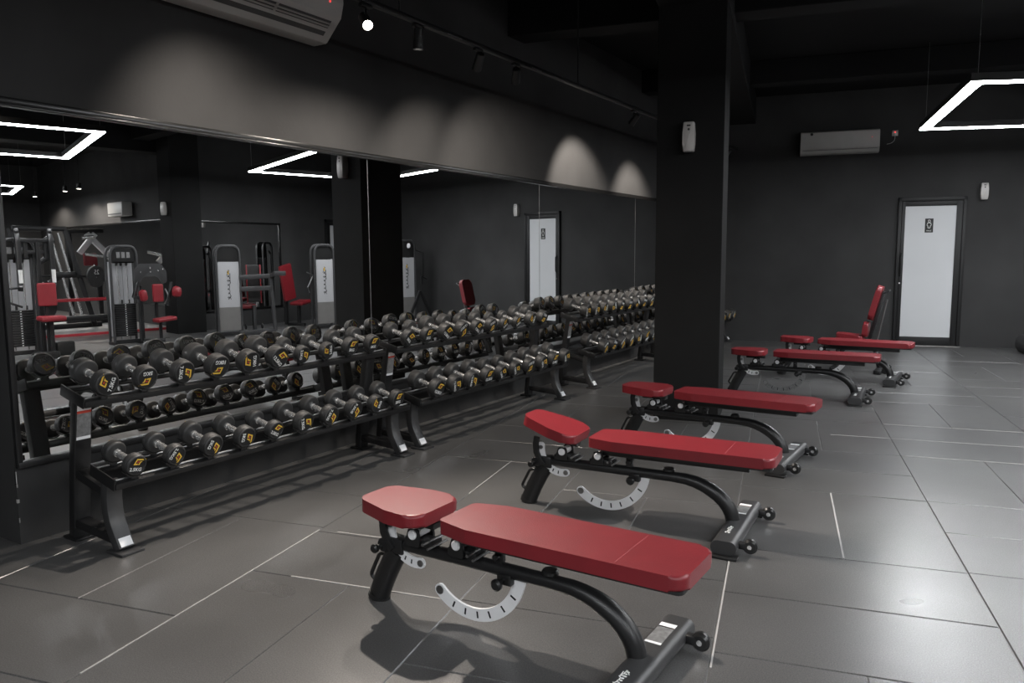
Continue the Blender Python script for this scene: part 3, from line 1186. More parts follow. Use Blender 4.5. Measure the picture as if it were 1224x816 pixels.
def bench(loc, ang, label, seat_tilt=0.0, back_tilt=0.0, arc_plate=True):
    """adjustable bench lying flat. Local X runs from the rear foot (small seat pad) to the wheel base"""
    t = thing('adjustable_bench', label, 'bench', (loc[0], loc[1], 0), R(ang), 'adjustable weight benches')
    # spine: rear leg, tube, front leg
    bm = NB()
    sp = [(0.0, 0, 0.014), (0.035, 0, 0.095), (0.075, 0, 0.172), (0.105, 0, 0.222)]
    tube(bm, sp, sect(0.032, 0.046, 16), up=(1, 0, 0))
    obj('rear_leg', bm, M_FRM, t)
    bm = NB()
    tube(bm, [(-0.004, 0, 0.0), (0.004, 0, 0.020)], sect(0.036, 0.050, 16), up=(1, 0, 0))
    obj('rear_foot', bm, M_BLK, t)
    bm = NB()
    path = [(0.06, 0, 0.245), (0.14, 0, 0.252), (0.45, 0, 0.252), (0.81, 0, 0.250)]
    for k in range(1, 10):
        a = R(90 - 85 * k / 9)
        path.append((0.835 + 0.285 * math.cos(a), 0, 0.055 + 0.195 * math.sin(a)))
    path.append((1.123, 0, 0.045))
    sc = [1.0, 1, 1, 1.0] + [1.0 + 0.35 * min(1, k / 4) for k in range(1, 10)] + [1.35]
    tube(bm, path, sect(0.026, 0.026, 18), up=(0, 1, 0), scales=sc)
    obj('spine_tube', bm, M_FRM, t)
    # base bar with wheels
    bm = NB()
    by = 0.325
    tube(bm, [(1.145, -by, 0.046), (1.145, by, 0.046)], [(x, y) for x, y in round_poly([(-0.058, -0.032), (0.058, -0.032), (0.058, 0.032), (-0.058, 0.032)], 0.03, 5)])
    base = obj('base_bar', bm, M_FRMG, t)
    for s in (-1, 1):
        bm = NB()
        box(bm, (1.09, s * by - 0.028, 0.0), (1.21, s * by + 0.028, 0.013), 0.004)
        obj('foot_plate', bm, M_BLK, t)
        bm = NB()
        box(bm, (1.195, s * (by - 0.075) - 0.018, 0.030), (1.24, s * (by - 0.075) + 0.018, 0.062), 0.006)
        w = obj('wheel_bracket', bm, M_FRM, t)
        bm = NB()
        disc(bm, (1.25, s * (by - 0.075), 0.046), 0.034, 0.034, 'Y', 24, 0.010)
        wh = obj('wheel', bm, M_BLK, t)
        bm = NB()
        disc(bm, (1.25, s * (by - 0.075), 0.046), 0.010, 0.040, 'Y', 16)
        obj('axle_cap', bm, M_CHR, wh)
    bm = NB()
    lab = [((-0.052, 0.105), (0.010, 0.225), 0), ((-0.052, 0.225), (0.010, 0.252), 2), ((-0.052, 0.218), (0.010, 0.225), 1), ((-0.052, 0.092), (0.010, 0.105), 2)]
    for (x0, y0), (x1, y1), mi in lab:
        box(bm, (1.158 + x0, y0, 0.0778), (1.158 + x1 - 0.004, y1, 0.0790), 0, mi)
    obj('instruction_label', bm, [M_STK, M_REDP, M_SILV], base, 0)
    bm = script_bm(0.095, 0.022, 3, 0.0026)
    bmesh.ops.transform(bm, matrix=Matrix.Translation((1.138, -0.16, 0.0785)) @ Matrix.Rotation(PI / 2, 4, 'Z'), verts=bm.verts[:])
    obj('script_lettering', bm, M_WHT, base)
    # rear handle loop
    bm = NB()
    tube(bm, arc_path([(0.052, 0, 0.19), (0.010, 0, 0.192), (-0.045, 0, 0.085), (0.000, 0, 0.068)], 0.025), sect(0.008, n=10), up=(0, 1, 0))
    obj('carry_handle', bm, M_FRM, t)
    # collar at the top of the rear leg
    bm = NB()
    disc(bm, (0.062, 0, 0.246), 0.030, 0.085, 'Y', 20, 0.006)
    box(bm, (0.045, -0.030, 0.215), (0.15, 0.030, 0.278), 0.008)
    obj('rear_collar', bm, M_FRM, t)
    # pads
    hw = 0.147
    seat = [(0.0, -0.095, 0.06), (0.0, 0.095, 0.06), (0.18, hw, 0.12), (0.325, hw, 0.06), (0.325, -hw, 0.06), (0.18, -hw, 0.12)]
    bm = pad(round_poly(seat, 0.04, 8), 0.052, 0.014)
    piv = Vector((0.315, 0, 0.380))
    ms = Matrix.Translation(piv) @ Matrix.Rotation(R(seat_tilt), 4, 'Y') @ Matrix.Translation((-0.325, 0, 0))
    bmesh.ops.transform(bm, matrix=ms, verts=bm.verts[:])
    obj('seat_pad', bm, M_RED, t)
    back = [(0.0, -0.112, 0.025), (0.0, 0.112, 0.025), (0.14, hw, 0.08), (0.93, hw, 0.05), (0.93, -hw, 0.05), (0.14, -hw, 0.08)]
    mb = Matrix.Translation((0.397, 0, 0.382)) @ Matrix.Rotation(R(-back_tilt), 4, 'Y')
    bm = pad(round_poly(back, 0.04, 8), 0.050, 0.013)
    bmesh.ops.transform(bm, matrix=mb, verts=bm.verts[:])
    bp = obj('back_pad', bm, M_RED, t)
    bm = NB()
    box(bm, (0.700, -hw + 0.012, 0.0495), (0.7035, hw - 0.012, 0.0508), 0, 0, mb)
    obj('seam_stitch', bm, M_STITCH, bp, 0)
    # boards and steel below the pads
    bm = NB()
    prism(bm, round_poly([(0.03, -0.08), (0.03, 0.08), (0.12, 0.132), (0.918, 0.132), (0.918, -0.132), (0.12, -0.132)], 0.02, 3), -0.012, 0.0, mb)
    obj('pad_board', bm, M_BLK, t, 30)
    bm = NB()
    box(bm, (0.05, -0.032, -0.056), (0.80, 0.032, -0.012), 0.004, 0, mb)
    obj('back_channel', bm, M_FRM, t)
    bm = NB()
    prism(bm, round_poly([(0.04, -0.06), (0.04, 0.06), (0.31, 0.10), (0.31, -0.10)], 0.02, 3), -0.010, 0.0, ms)
    box(bm, (0.14, -0.026, -0.034), (0.315, 0.026, -0.010), 0.003, 0, ms)
    obj('seat_board', bm, M_BLK, t, 30)
    # sliding carriages with the pivot bolts
    for x, z in ((0.225, 0.314), (0.43, 0.314)):
        bm = NB()
        box(bm, (x - 0.055, -0.034, 0.272), (x + 0.075, 0.034, 0.300), 0.004)
        for s in (-1, 1):
            m = Matrix.Translation((0, s * 0.044, 0)) @ Matrix.Rotation(PI / 2, 4, 'X')
            prism(bm, round_poly([(x - 0.045, 0.274), (x + 0.03, 0.274), (x + 0.022, 0.345), (x - 0.024, 0.345)], 0.012, 3), -0.005, 0.005, m)
        car = obj('pivot_bracket', bm, M_FRM, t)
        bm = NB()
        disc(bm, (x - 0.002, 0, z + 0.008), 0.019, 0.118, 'Y', 20, 0.004)
        obj('pivot_bolt', bm, M_SILV, car)
        bm = NB()
        tube(bm, [(x + 0.06, -0.07, 0.300), (x + 0.06, 0.05, 0.300)], sect(0.006, n=8))
        tube(bm, [(x + 0.085, -0.07, 0.288), (x + 0.085, 0.05, 0.288)], sect(0.005, n=8))
        obj('pull_pin', bm, M_STEEL, car)
    bm = NB()
    disc(bm, (0.795, 0, 0.284), 0.030, 0.022, 'Z', 20, 0.006)
    obj('rubber_stop', bm, M_BLK, t)
    bm = NB()
    box(bm, (0.57, -0.012, 0.270), (0.605, 0.012, 0.335), 0.004)
    disc(bm, (0.588, 0, 0.303), 0.012, 0.075, 'Y', 14, 0.002)
    obj('back_link', bm, M_FRM, t)

    # slotted selector arcs
    def arc_strip(cx, cz, r0, r1, a0, a1, yy, th, n=26):
        b = NB()
        cols = []
        pts = []
        ac = (r0 + r1) / 2
        wd = (r1 - r0) / 2
        for k in range(n + 1):
            a = R(a0 + (a1 - a0) * k / n)
            pts.append((cx + r1 * math.cos(a), cz + r1 * math.sin(a)))
        for k in range(1, 6):
            a = R(a1)
            b_ = PI * k / 6
            c0 = (cx + ac * math.cos(a), cz + ac * math.sin(a))
            e = (math.cos(a), math.sin(a))
            f = (-math.sin(a), math.cos(a))
            pts.append((c0[0] + wd * (math.cos(b_) * e[0] + math.sin(b_) * f[0]), c0[1] + wd * (math.cos(b_) * e[1] + math.sin(b_) * f[1])))
        for k in range(n + 1):
            a = R(a1 + (a0 - a1) * k / n)
            pts.append((cx + r0 * math.cos(a), cz + r0 * math.sin(a)))
        for k in range(1, 6):
            a = R(a0)
            b_ = PI * k / 6
            c0 = (cx + ac * math.cos(a), cz + ac * math.sin(a))
            e = (math.cos(a), math.sin(a))
            f = (-math.sin(a), math.cos(a))
            pts.append((c0[0] - wd * (math.cos(b_) * e[0] + math.sin(b_) * f[0]), c0[1] - wd * (math.cos(b_) * e[1] + math.sin(b_) * f[1])))
        # close by quads: build as strip instead of one n-gon
        m = n + 1
        out = pts[:m]
        inn = pts[m + 5:m + 5 + m][::-1]
        tip1 = pts[m:m + 5]
        tip0 = pts[m + 5 + m:]
        for (y0, flip) in ((yy - th / 2, False), (yy + th / 2, True)):
            vo = [b.verts.new((x, y0, z)) for x, z in out]
            vi = [b.verts.new((x, y0, z)) for x, z in inn]
            v1 = [b.verts.new((x, y0, z)) for x, z in tip1]
            v0 = [b.verts.new((x, y0, z)) for x, z in tip0]
            for k in range(n):
                b.faces.new((vo[k], vo[k + 1], vi[k + 1], vi[k]))
            b.faces.new([vo[-1]] + v1 + [vi[-1]])
            b.faces.new([vi[0]] + v0 + [vo[0]])
            cols.append(vo + v1 + vi[::-1] + v0)
        A, B = cols
        N = len(A)
        for k in range(N):
            b.faces.new((A[k], A[(k + 1) % N], B[(k + 1) % N], B[k]))
        return b

    def slots(cx, cz, rm, angs, yy, th, h=0.013, w=0.0038):
        b = NB()
        for a in angs:
            m = Matrix.Translation((cx + rm * math.cos(R(a)), yy, cz + rm * math.sin(R(a)))) @ Matrix.Rotation(R(90 - a), 4, 'Y')
            for s in (-1, 1):
                box(b, (-w, s * th / 2 - 0.0006, -h), (w, s * th / 2 + 0.0006, h), 0.0005, 0, m)
        return b

    if arc_plate:
        cx, cz = 0.462, 0.262
        a = obj('recline_selector', arc_strip(cx, cz, 0.188, 0.236, 226, 349, 0.0, 0.010), M_SILV if arc_plate is True else arc_plate, t, 30)
        obj('selector_slot', slots(cx, cz, 0.211, (247, 262, 277, 292, 311, 330), 0.0, 0.010), M_HOLE, a, 0)
        bm = NB()
        disc(bm, (cx + 0.212 * math.cos(R(226)), 0, cz + 0.212 * math.sin(R(226))), 0.017, 0.016, 'Y', 18)
        obj('end_stop', bm, M_STEEL, a)
        bm = NB()
        tube(bm, [(0.615, -0.05, 0.222), (0.615, 0.02, 0.222)], sect(0.010, n=10))
        disc(bm, (0.612, -0.062, 0.218), 0.022, 0.026, 'Y', 20, 0.008)
        box(bm, (0.59, -0.03, 0.205), (0.65, 0.03, 0.245), 0.006)
        obj('adjuster_knob', bm, M_BLK, t)
    # seat strut and its small arc
    cx, cz = 0.205, 0.318
    bm = NB()
    tube(bm, [(0.068, -0.034, 0.385), (0.060, -0.034, 0.345), (0.064, -0.034, 0.30), (0.083, -0.034, 0.262), (0.105, -0.034, 0.235)], sect(0.008, 0.016, box_=True, r=0.003), up=(1, 0, 0))
    obj('seat_strut', bm, M_FRM, t)
    a = obj('seat_selector', arc_strip(cx, cz, 0.100, 0.142, 172, 283, -0.014, 0.008, 16), M_SILV, t, 30)
    obj('selector_slot', slots(cx, cz, 0.121, (232, 247, 262), -0.014, 0.008, 0.009, 0.0032), M_HOLE, a, 0)
    for aa, r_ in ((283, 0.013), (176, 0.011)):
        bm = NB()
        disc(bm, (cx + 0.121 * math.cos(R(aa)), -0.014, cz + 0.121 * math.sin(R(aa))), r_, 0.016, 'Y', 16)
        obj('selector_pin', bm, M_STEEL, a)
    bm = NB()
    tube(bm, [(0.05, -0.068, 0.240), (0.055, -0.03, 0.242)], sect(0.010, n=10))
    disc(bm, (0.049, -0.072, 0.240), 0.018, 0.024, 'Y', 18, 0.006)
    obj('seat_knob', bm, M_BLK, t)
    return t


bench((1.876, 2.275), -1.0, 'nearest red padded bench, lying flat in the foreground', seat_tilt=2)
bench((1.787, 3.632), 3.8, 'second red bench from the front, its short seat pad tilted up', seat_tilt=15)
bench((1.715, 5.181), -1.5, 'red bench lying flat in front of the pillar base, third from the front', seat_tilt=1)
bench((1.796, 7.672), 3.4, 'flat red bench just past the pillar, in front of the farthest flat one', seat_tilt=0, arc_plate=M_STK)
bench((1.978, 9.00), -1.5, 'farthest flat red bench, partly hidden by the one before it', seat_tilt=1)


def upright_bench(loc, ang, label):
    t = thing('upright_bench', label, 'bench', (loc[0], loc[1], 0), R(ang))
    bm = NB()
    box(bm, (-0.05, -0.22, 0), (0.03, 0.22, 0.05), 0.012)
    box(bm, (0.42, -0.26, 0), (0.50, 0.26, 0.05), 0.012)
    tube(bm, [(-0.01, 0, 0.04), (0.02, 0, 0.20), (0.08, 0, 0.26), (0.40, 0, 0.27), (0.46, 0, 0.04)], sect(0.03, 0.03, 14), up=(0, 1, 0))
    obj('base_frame', bm, M_FRM, t)
    for s in (-1, 1):
        bm = NB()
        disc(bm, (0.53, s * 0.18, 0.04), 0.036, 0.034, 'Y', 20, 0.008)
        obj('wheel', bm, M_BLK, t)
    bm = NB()
    box(bm, (0.05, -0.05, 0.26), (0.28, 0.05, 0.345), 0.008)
    obj('seat_bracket', bm, M_FRM, t)
    m = Matrix.Translation((0.28, 0, 0.345)) @ Matrix.Rotation(R(5), 4, 'Y') @ Matrix.Translation((-0.30, 0, 0))
    bm = pad(round_poly([(0, -0.11), (0, 0.11), (0.30, 0.14), (0.30, -0.14)], 0.05, 6), 0.065)
    bmesh.ops.transform(bm, matrix=m, verts=bm.verts[:])
    obj('seat_pad', bm, M_RED, t)
    m = Matrix.Translation((0.325, 0, 0.355)) @ Matrix.Rotation(R(-4), 4, 'Y') @ Matrix.Rotation(PI / 2, 4, 'Z') @ Matrix.Rotation(PI / 2, 4, 'X')
    m = Matrix.Translation((0.315, 0, 0.365)) @ Matrix.Rotation(R(-76), 4, 'Y')
    bm = pad(round_poly([(0.035, -0.12), (0.035, 0.12), (0.205, 0.12), (0.205, -0.12)], 0.04, 6), 0.055)
    bmesh.ops.transform(bm, matrix=m @ Matrix.Rotation(R(-9), 4, 'Y'), verts=bm.verts[:])
    obj('lumbar_pad', bm, M_RED, t)
    bm = pad(round_poly([(0.235, -0.13), (0.235, 0.13), (0.63, 0.13), (0.63, -0.13)], 0.06, 6), 0.062)
    bmesh.ops.transform(bm, matrix=m, verts=bm.verts[:])
    obj('back_pad', bm, M_RED, t)
    bm = NB()
    box(bm, (0.02, -0.03, -0.042), (0.58, 0.03, -0.002), 0.004, 0, m)
    tube(bm, [m @ Vector((0.56, -0.10, -0.02)), m @ Vector((0.60, -0.10, -0.06)), m @ Vector((0.60, 0.10, -0.06)), m @ Vector((0.56, 0.10, -0.02))], sect(0.01, n=8))
    obj('back_spine', bm, M_FRM, t)
    bm = NB()
    tube(bm, [(0.40, 0.02, 0.25), m @ Vector((0.50, 0.02, -0.07))], sect(0.008, n=8))
    obj('back_strut', bm, M_STEEL, t)
    return t


upright_bench((2.455, 9.72), 0.0, 'red bench set upright like a chair, beyond the flat benches')

# roller on the floor by the back wall
bm = NB()
rr = 0.17
t = thing('foam_roller', 'thick black roller lying by the back wall at the right edge', 'roller', uv(6.93, 11.22, 0), TILE)
t.scale = (0.8, 0.8, 0.8)
m = Matrix.Translation((0, 0, 0.165)) @ Matrix.Rotation(R(-75), 4, 'Z')
lathe(bm, [(0, 0.05), (0.0, 0.150), (0.012, 0.163), (0.03, 0.165), (0.43, 0.165), (0.448, 0.163), (0.46, 0.150), (0.46, 0.05), (0, 0.05)], 28, m)
obj('roller_body', bm, M_RUB, t)
bm = NB()
lathe(bm, [(-0.002, 0.07), (-0.002, 0.12), (0.004, 0.12), (0.004, 0.07), (-0.002, 0.07)], 28, m)
obj('end_ring', bm, M_FRMG, t)


# ------------------------------------------------------------------ machines met in the mirror
# local frame: the panel faces -X (towards the mirror wall), Y runs along the row, Z up
def tower(t, w=0.46, h=1.55, d=0.36, style='back', top=0.26):
    hw = w / 2
    for x in (-d / 2, d / 2):
        bm = NB()
        tube(bm, arc_path([(x, -hw, 0.03), (x, -hw, h), (x, hw, h), (x, hw, 0.03)], 0.17, 8)[0:-1] + [Vector((x, hw, 0.03))], sect(0.022, 0.030, box_=True, r=0.012), up=(1, 0, 0))
        obj('tower_frame', bm, M_FRMG, t)
    bm = NB()
    box(bm, (-d / 2 - 0.04, -hw - 0.022, 0.0), (d / 2 + 0.04, -hw + 0.04, 0.05), 0.006)
    box(bm, (-d / 2 - 0.04, hw - 0.04, 0.0), (d / 2 + 0.04, hw + 0.03, 0.05), 0.006)
    box(bm, (-d / 2 - 0.02, -hw, 0.02), (-d / 2 + 0.03, hw, 0.08), 0.006)
    obj('base_foot', bm, M_FRM, t)
    bm = NB()
    box(bm, (-d / 2 + 0.004, -hw + 0.022, h - top), (-d / 2 + 0.016, hw - 0.022, h - 0.03), 0.002)
    obj('head_panel', bm, M_BLK, t, 0)
    if style == 'back':
        bm = NB()
        box(bm, (-d / 2, -hw + 0.022, 0.50), (-d / 2 + 0.012, hw - 0.022, h - top - 0.01), 0.002)
        for yy in (-hw + 0.045, hw - 0.045):
            box(bm, (-d / 2 - 0.006, yy - 0.012, 0.50), (-d / 2, yy + 0.012, h - top - 0.01), 0.002)
        sh = obj('shroud_panel', bm, M_SHROUD, t, 0)
        bm = NB()
        box(bm, (-d / 2 - 0.001, -hw + 0.022, 0.10), (-d / 2 + 0.012, hw - 0.022, 0.50), 0.002)
        obj('lower_panel', bm, M_SHROUD2, t, 0)
        bm = script_bm(0.50, 0.075, 5, 0.010, 0.002)
        m = Matrix.Translation((-d / 2 - 0.002, 0, h - top - 0.40)) @ Matrix(((0, 0, -1, 0), (0, 1, 0, 0), (1, 0, 0, 0), (0, 0, 0, 1)))
        bmesh.ops.transform(bm, matrix=m, verts=bm.verts[:])
        obj('script_lettering', bm, M_HOLE, sh)
        bm = NB()
        box(bm, (-d / 2 - 0.003, -0.02, h - top - 0.22), (-d / 2 - 0.001, 0.01, h - top - 0.16))
        obj('gold_flash', bm, M_GOLD, sh, 0)
    else:
        bm = NB()
        box(bm, (d / 2 - 0.03, -hw + 0.022, 0.12), (d / 2 - 0.018, hw - 0.022, h - top), 0.002)
        obj('shroud_panel', bm, M_SHROUD, t, 0)
        for yy in (-0.09, 0.09):
            bm = NB()
            tube(bm, [(-0.02, yy, 0.08), (-0.02, yy, h - top)], sect(0.011, n=10))
            obj('guide_rod', bm, M_CHR, t)
        bm = NB()
        for k in range(15):
            z = 0.13 + k * 0.034
            box(bm, (-0.085, -hw + 0.055, z), (0.055, hw - 0.055, z + 0.030), 0.003)
        box(bm, (-0.03, -0.05, 0.64), (0.01, -0.02, 0.70), 0.004)
        box(bm, (-0.03, 0.09, 0.64), (0.01, 0.12, 0.70), 0.004)
        st = obj('weight_stack', bm, M_FRM, t)
        bm = NB()
        for k in range(15):
            z = 0.13 + k * 0.034
            box(bm, (-0.087, -0.012, z + 0.010), (-0.084, 0.012, z + 0.022))
        obj('plate_numbers', bm, M_WHT, st, 0)
        bm = NB()
        tube(bm, [(-0.02, 0, 0.64), (-0.02, 0, h - top + 0.02)], sect(0.005, n=8))
        obj('cable', bm, M_STEEL, t)
        bm = NB()
        for yy in (-0.12, -0.02, 0.09):
            disc(bm, (-0.02, yy, h - top - 0.03), 0.035, 0.03, 'X' if False else 'Y', 16, 0.004)
        box(bm, (-0.06, -hw + 0.04, h - top - 0.02), (0.03, hw - 0.04, h - top + 0.015), 0.004)
        obj('pulley', bm, M_BLK, t)
        bm = NB()
        for k, yy in enumerate((-0.10, 0.0, 0.10)):
            box(bm, (-d / 2 + 0.001, yy - 0.035, h - top + 0.06), (-d / 2 + 0.005, yy + 0.035, h - top + 0.15))
        obj('exercise_chart', bm, M_STK, t, 0)


def mpad(t, name, lo, hi, rx=0, ry=0, r=0.03, m=M_RED):
    """soft pad given as a box, tilted about its centre"""
    lo, hi = Vector(lo), Vector(hi)
    c = (lo + hi) / 2
    s = (hi - lo) / 2
    bm = NB()
    b = min(s) * 0.75
    box(bm, -s, s, b)
    bmesh.ops.transform(bm, matrix=Matrix.Translation(c) @ Matrix.Rotation(R(ry), 4, 'Y') @ Matrix.Rotation(R(rx), 4, 'X'), verts=bm.verts[:])
    return obj(name, bm, m, t)


def bars(t, name, segs, m=M_FRM, r=0.028, square=True):
    for sgm in segs:
        bm = NB()
        tube(bm, sgm, sect(r, r, box_=True, r=0.008) if square else sect(r, n=12))
        obj(name, bm, m, t)


GRP = 'weight machines opposite the mirror'
# M1 shoulder/pec machine, open front with the stack
t = thing('pec_fly_machine', 'weight machine with hanging arms and a red seat at the left edge of the mirror', 'weight machine', uv(8.62, 3.88), TILE, GRP)
t.scale = (0.8, 0.9, 1)
tower(t, 0.46, 1.62, 0.24, 'front', 0.26)
bars(t, 'support_beam', [[(-0.35, 0.10, 0.06), (-0.80, 0.10, 0.06)], [(-0.30, 0.24, 0.05), (-0.30, 0.24, 1.62)], [(-0.45, 0.12, 0.06), (-0.45, 0.12, 0.52)],
                         [(-0.30, -0.08, 1.60), (-0.30, 0.48, 1.60)], [(-0.26, -0.02, 1.44), (-0.26, 0.44, 1.44)], [(-0.28, 0.08, 1.36), (-0.28, 0.08, 1.62)], [(-0.28, 0.36, 1.36), (-0.28, 0.36, 1.62)]])
bm = NB()
box(bm, (-0.92, -0.06, 0.0), (-0.80, 0.30, 0.10), 0.02)
box(bm, (-0.60, 0.34, 0.0), (-0.30, 0.60, 0.20), 0.03)
obj('foot_rest', bm, M_BLK, t)
for yy in (-0.03, 0.42):
    bm = NB()
    tube(bm, arc_path([(-0.30, yy, 1.70), (-0.34, yy, 1.62), (-0.36, yy, 0.98), (-0.42, yy - 0.02, 0.94)], 0.05), sect(0.034, 0.034, box_=True, r=0.008), up=(0, 1, 0))
    disc(bm, (-0.30, yy, 1.72), 0.05, 0.06, 'Y', 14, 0.01)
    a = obj('swing_arm', bm, M_FRM, t)
    bm = NB()
    tube(bm, [(-0.385, yy, 1.20), (-0.385, yy, 1.02)], sect(0.030, n=12))
    obj('white_grip', bm, M_WHT, a)
bm = NB()
tube(bm, arc_path([(-0.36, -0.03, 0.96), (-0.5, -0.28, 0.95), (-0.5, -0.26, 0.78), (-0.5, -0.06, 0.70)], 0.05), sect(0.016, n=10))
obj('lever_handle', bm, M_FRM, t)
mpad(t, 'back_pad', (-0.56, 0.14, 0.70), (-0.50, 0.40, 1.02), 0, 4)
mpad(t, 'seat_pad', (-0.86, 0.10, 0.50), (-0.50, 0.44, 0.57))
bars(t, 'seat_post', [[(-0.66, 0.27, 0.06), (-0.66, 0.27, 0.50)], [(-0.48, 0.27, 0.06), (-0.48, 0.27, 0.98)]])

# M2 arm curl / lateral raise machine
t = thing('lateral_raise_machine', 'weight machine with red elbow pads and a dark curved shield in the mirror', 'weight machine', uv(8.98, 5.40), TILE, GRP)
t.scale = (0.8, 0.74, 1)
tower(t, 0.53, 1.53, 0.24, 'front', 0.24)
bm = NB()
m = Matrix(((0, 0, 1, -0.42), (1, 0, 0, 0.40), (0, 1, 0, 1.10), (0, 0, 0, 1)))
prism(bm, round_poly([(-0.34, -0.14, 0.08), (-0.34, 0.06, 0.14), (-0.20, 0.16, 0.12), (0.20, 0.16, 0.12), (0.34, 0.06, 0.14), (0.34, -0.14, 0.05), (0.24, -0.16, 0.03), (0.14, -0.04, 0.1),
                         (-0.14, -0.04, 0.1), (-0.24, -0.16, 0.03)], 0.05, 6), -0.012, 0.012, m, 0.004, 2)
sh = obj('curved_shield', bm, M_FRMG, t)
bm = NB()
for y, z in ((0.20, 1.13), (0.40, 1.13), (0.40, 1.19), (0.56, 1.15), (0.66, 1.17)):
    disc(bm, (-0.436, y, z), 0.014, 0.01, 'Y', 10)
obj('bolt', bm, M_CHR, sh)
mpad(t, 'chest_pad', (-0.52, 0.40, 0.66), (-0.45, 0.62, 0.94))
mpad(t, 'elbow_pad', (-0.62, 0.12, 0.68), (-0.44, 0.26, 0.86), 12, 0)
mpad(t, 'elbow_pad', (-0.62, 0.80, 0.72), (-0.44, 0.98, 0.90), -8, 0)
mpad(t, 'seat_pad', (-0.74, 0.38, 0.36), (-0.44, 0.78, 0.42), 4, 0)
bars(t, 'support_beam', [[(-0.46, 0.54, 0.05), (-0.46, 0.54, 0.36)], [(-0.25, 0.26, 0.05), (-0.25, 0.26, 0.92)], [(-0.3, 0.26, 0.06), (-0.56, 0.58, 0.06)],
                         [(-0.40, 0.50, 0.42), (-0.40, 0.50, 0.66)], [(-0.42, 0.14, 0.98), (-0.46, 0.02, 0.74)], [(-0.46, 0.02, 0.74), (-0.5, 0.22, 0.74)], [(-0.42, 0.84, 0.96), (-0.46, 0.72, 0.60)]])
bm = NB()
tube(bm, arc_path([(-0.40, 0.70, 0.86), (-0.44, 0.76, 0.74), (-0.40, 0.68, 0.62)], 0.1), sect(0.016, n=10))
obj('crank_arm', bm, M_STEEL, t)

# M3 with the side frame
t = thing('seated_press_machine', 'weight machine with a grey back panel and open bar frame, right of the farther pillar', 'weight machine', uv(8.86, 7.06), TILE + R(12), GRP)
t.scale = (0.8, 0.72, 1)
tower(t, 0.54, 1.54, 0.20, 'back', 0.26)
bars(t, 'support_beam', [[(-0.1, 0.2, 0.05), (-0.1, 1.06, 0.05)], [(-0.1, 1.06, 0.05), (-0.1, 0.98, 1.02)], [(-0.1, 0.24, 1.00), (-0.1, 1.02, 1.02)], [(-0.1, 0.24, 0.80), (-0.1, 1.0, 0.81)],
                         [(-0.3, 1.00, 1.06), (-0.3, 1.28, 1.06)], [(-0.1, 1.0, 1.02), (-0.3, 1.05, 1.06)], [(0.2, 0.66, 0.05), (0.2, 0.66, 0.50)]], M_FRMG, 0.040)
mpad(t, 'back_pad', (0.16, 0.50, 0.56), (0.24, 0.82, 1.22), 0, 6, m=M_BLK)
bm = NB()
box(bm, (0.14, 0.48, 0.54), (0.165, 0.51, 1.22), 0.006)
box(bm, (0.14, 0.81, 0.54), (0.165, 0.84, 1.22), 0.006)
obj('red_piping', bm, M_RED, t)
mpad(t, 'seat_pad', (0.24, 0.38, 0.44), (0.58, 0.74, 0.52), m=M_RED)
bm = NB()
for y in (0.44, 0.84):
    disc(bm, (0.2, y, 0.13), 0.05, 0.04, 'Y', 16, 0.01)
obj('pulley', bm, M_BLK, t)

# M4
t = thing('chest_press_machine', 'weight machine with a tall grey back panel, just left of the pillar reflection', 'weight machine', uv(8.80, 8.90), TILE + R(6), GRP)
t.scale = (0.8, 0.8, 1)
tower(t, 0.48, 1.56, 0.20, 'back', 0.26)
bars(t, 'support_beam', [[(0.0, 0.23, 1.40), (-0.1, 0.46, 1.66)], [(-0.1, 0.42, 0.05), (-0.1, 0.42, 1.45)], [(0, 0.2, 0.62), (0, 0.7, 0.62)], [(0, 0.2, 0.05), (0, 0.7, 0.05)], [(0.0, 0.68, 0.05), (0.0, 0.68, 0.62)]], r=0.022)
bm = NB()
tube(bm, [(0.0, -0.24, 1.0), (-0.05, -0.42, 1.06)], sect(0.012, n=8))
tube(bm, [(0.02, -0.24, 0.98), (0.05, -0.36, 0.78), (0.05, -0.32, 0.68)], sect(0.014, n=8))
obj('lever_handle', bm, M_STEEL, t)
mpad(t, 'back_pad', (0.02, 0.56, 0.50), (0.10, 0.70, 1.0), -6, 0)
mpad(t, 'seat_pad', (-0.20, 0.46, 0.50), (0.06, 0.66, 0.56))
bm = NB()
box(bm, (0.1, 0.47, 0.9), (0.13, 0.53, 1.42), 0.004)
obj('white_upright', bm, M_SHROUD, t)

# M5
t = thing('row_machine', 'weight machine with a grey back panel, right of the pillar reflection', 'weight machine', uv(8.86, 10.90), TILE + R(6), GRP)
t.scale = (0.8, 0.8, 1)
tower(t, 0.48, 1.66, 0.20, 'back', 0.34)
bars(t, 'support_beam', [[(0.0, 0.24, 1.48), (-0.1, 0.52, 1.40)], [(-0.1, 0.50, 1.42), (-0.1, 0.48, 0.90)], [(-0.1, 0.42, 0.92), (-0.1, 0.60, 0.86)], [(-0.1, 0.44, 0.76), (-0.1, 0.44, 0.92)]], r=0.018)
bm = NB()
disc(bm, (-0.2, 0.0, 1.55), 0.05, 0.05, 'Y', 16, 0.006)
obj('pulley', bm, M_SILV, t)
bars(t, 'base_leg', [[(-0.3, 0.25, 0.62), (-0.3, -0.10, 0.05)], [(-0.3, 0.25, 0.62), (-0.3, 0.62, 0.05)]], r=0.03)

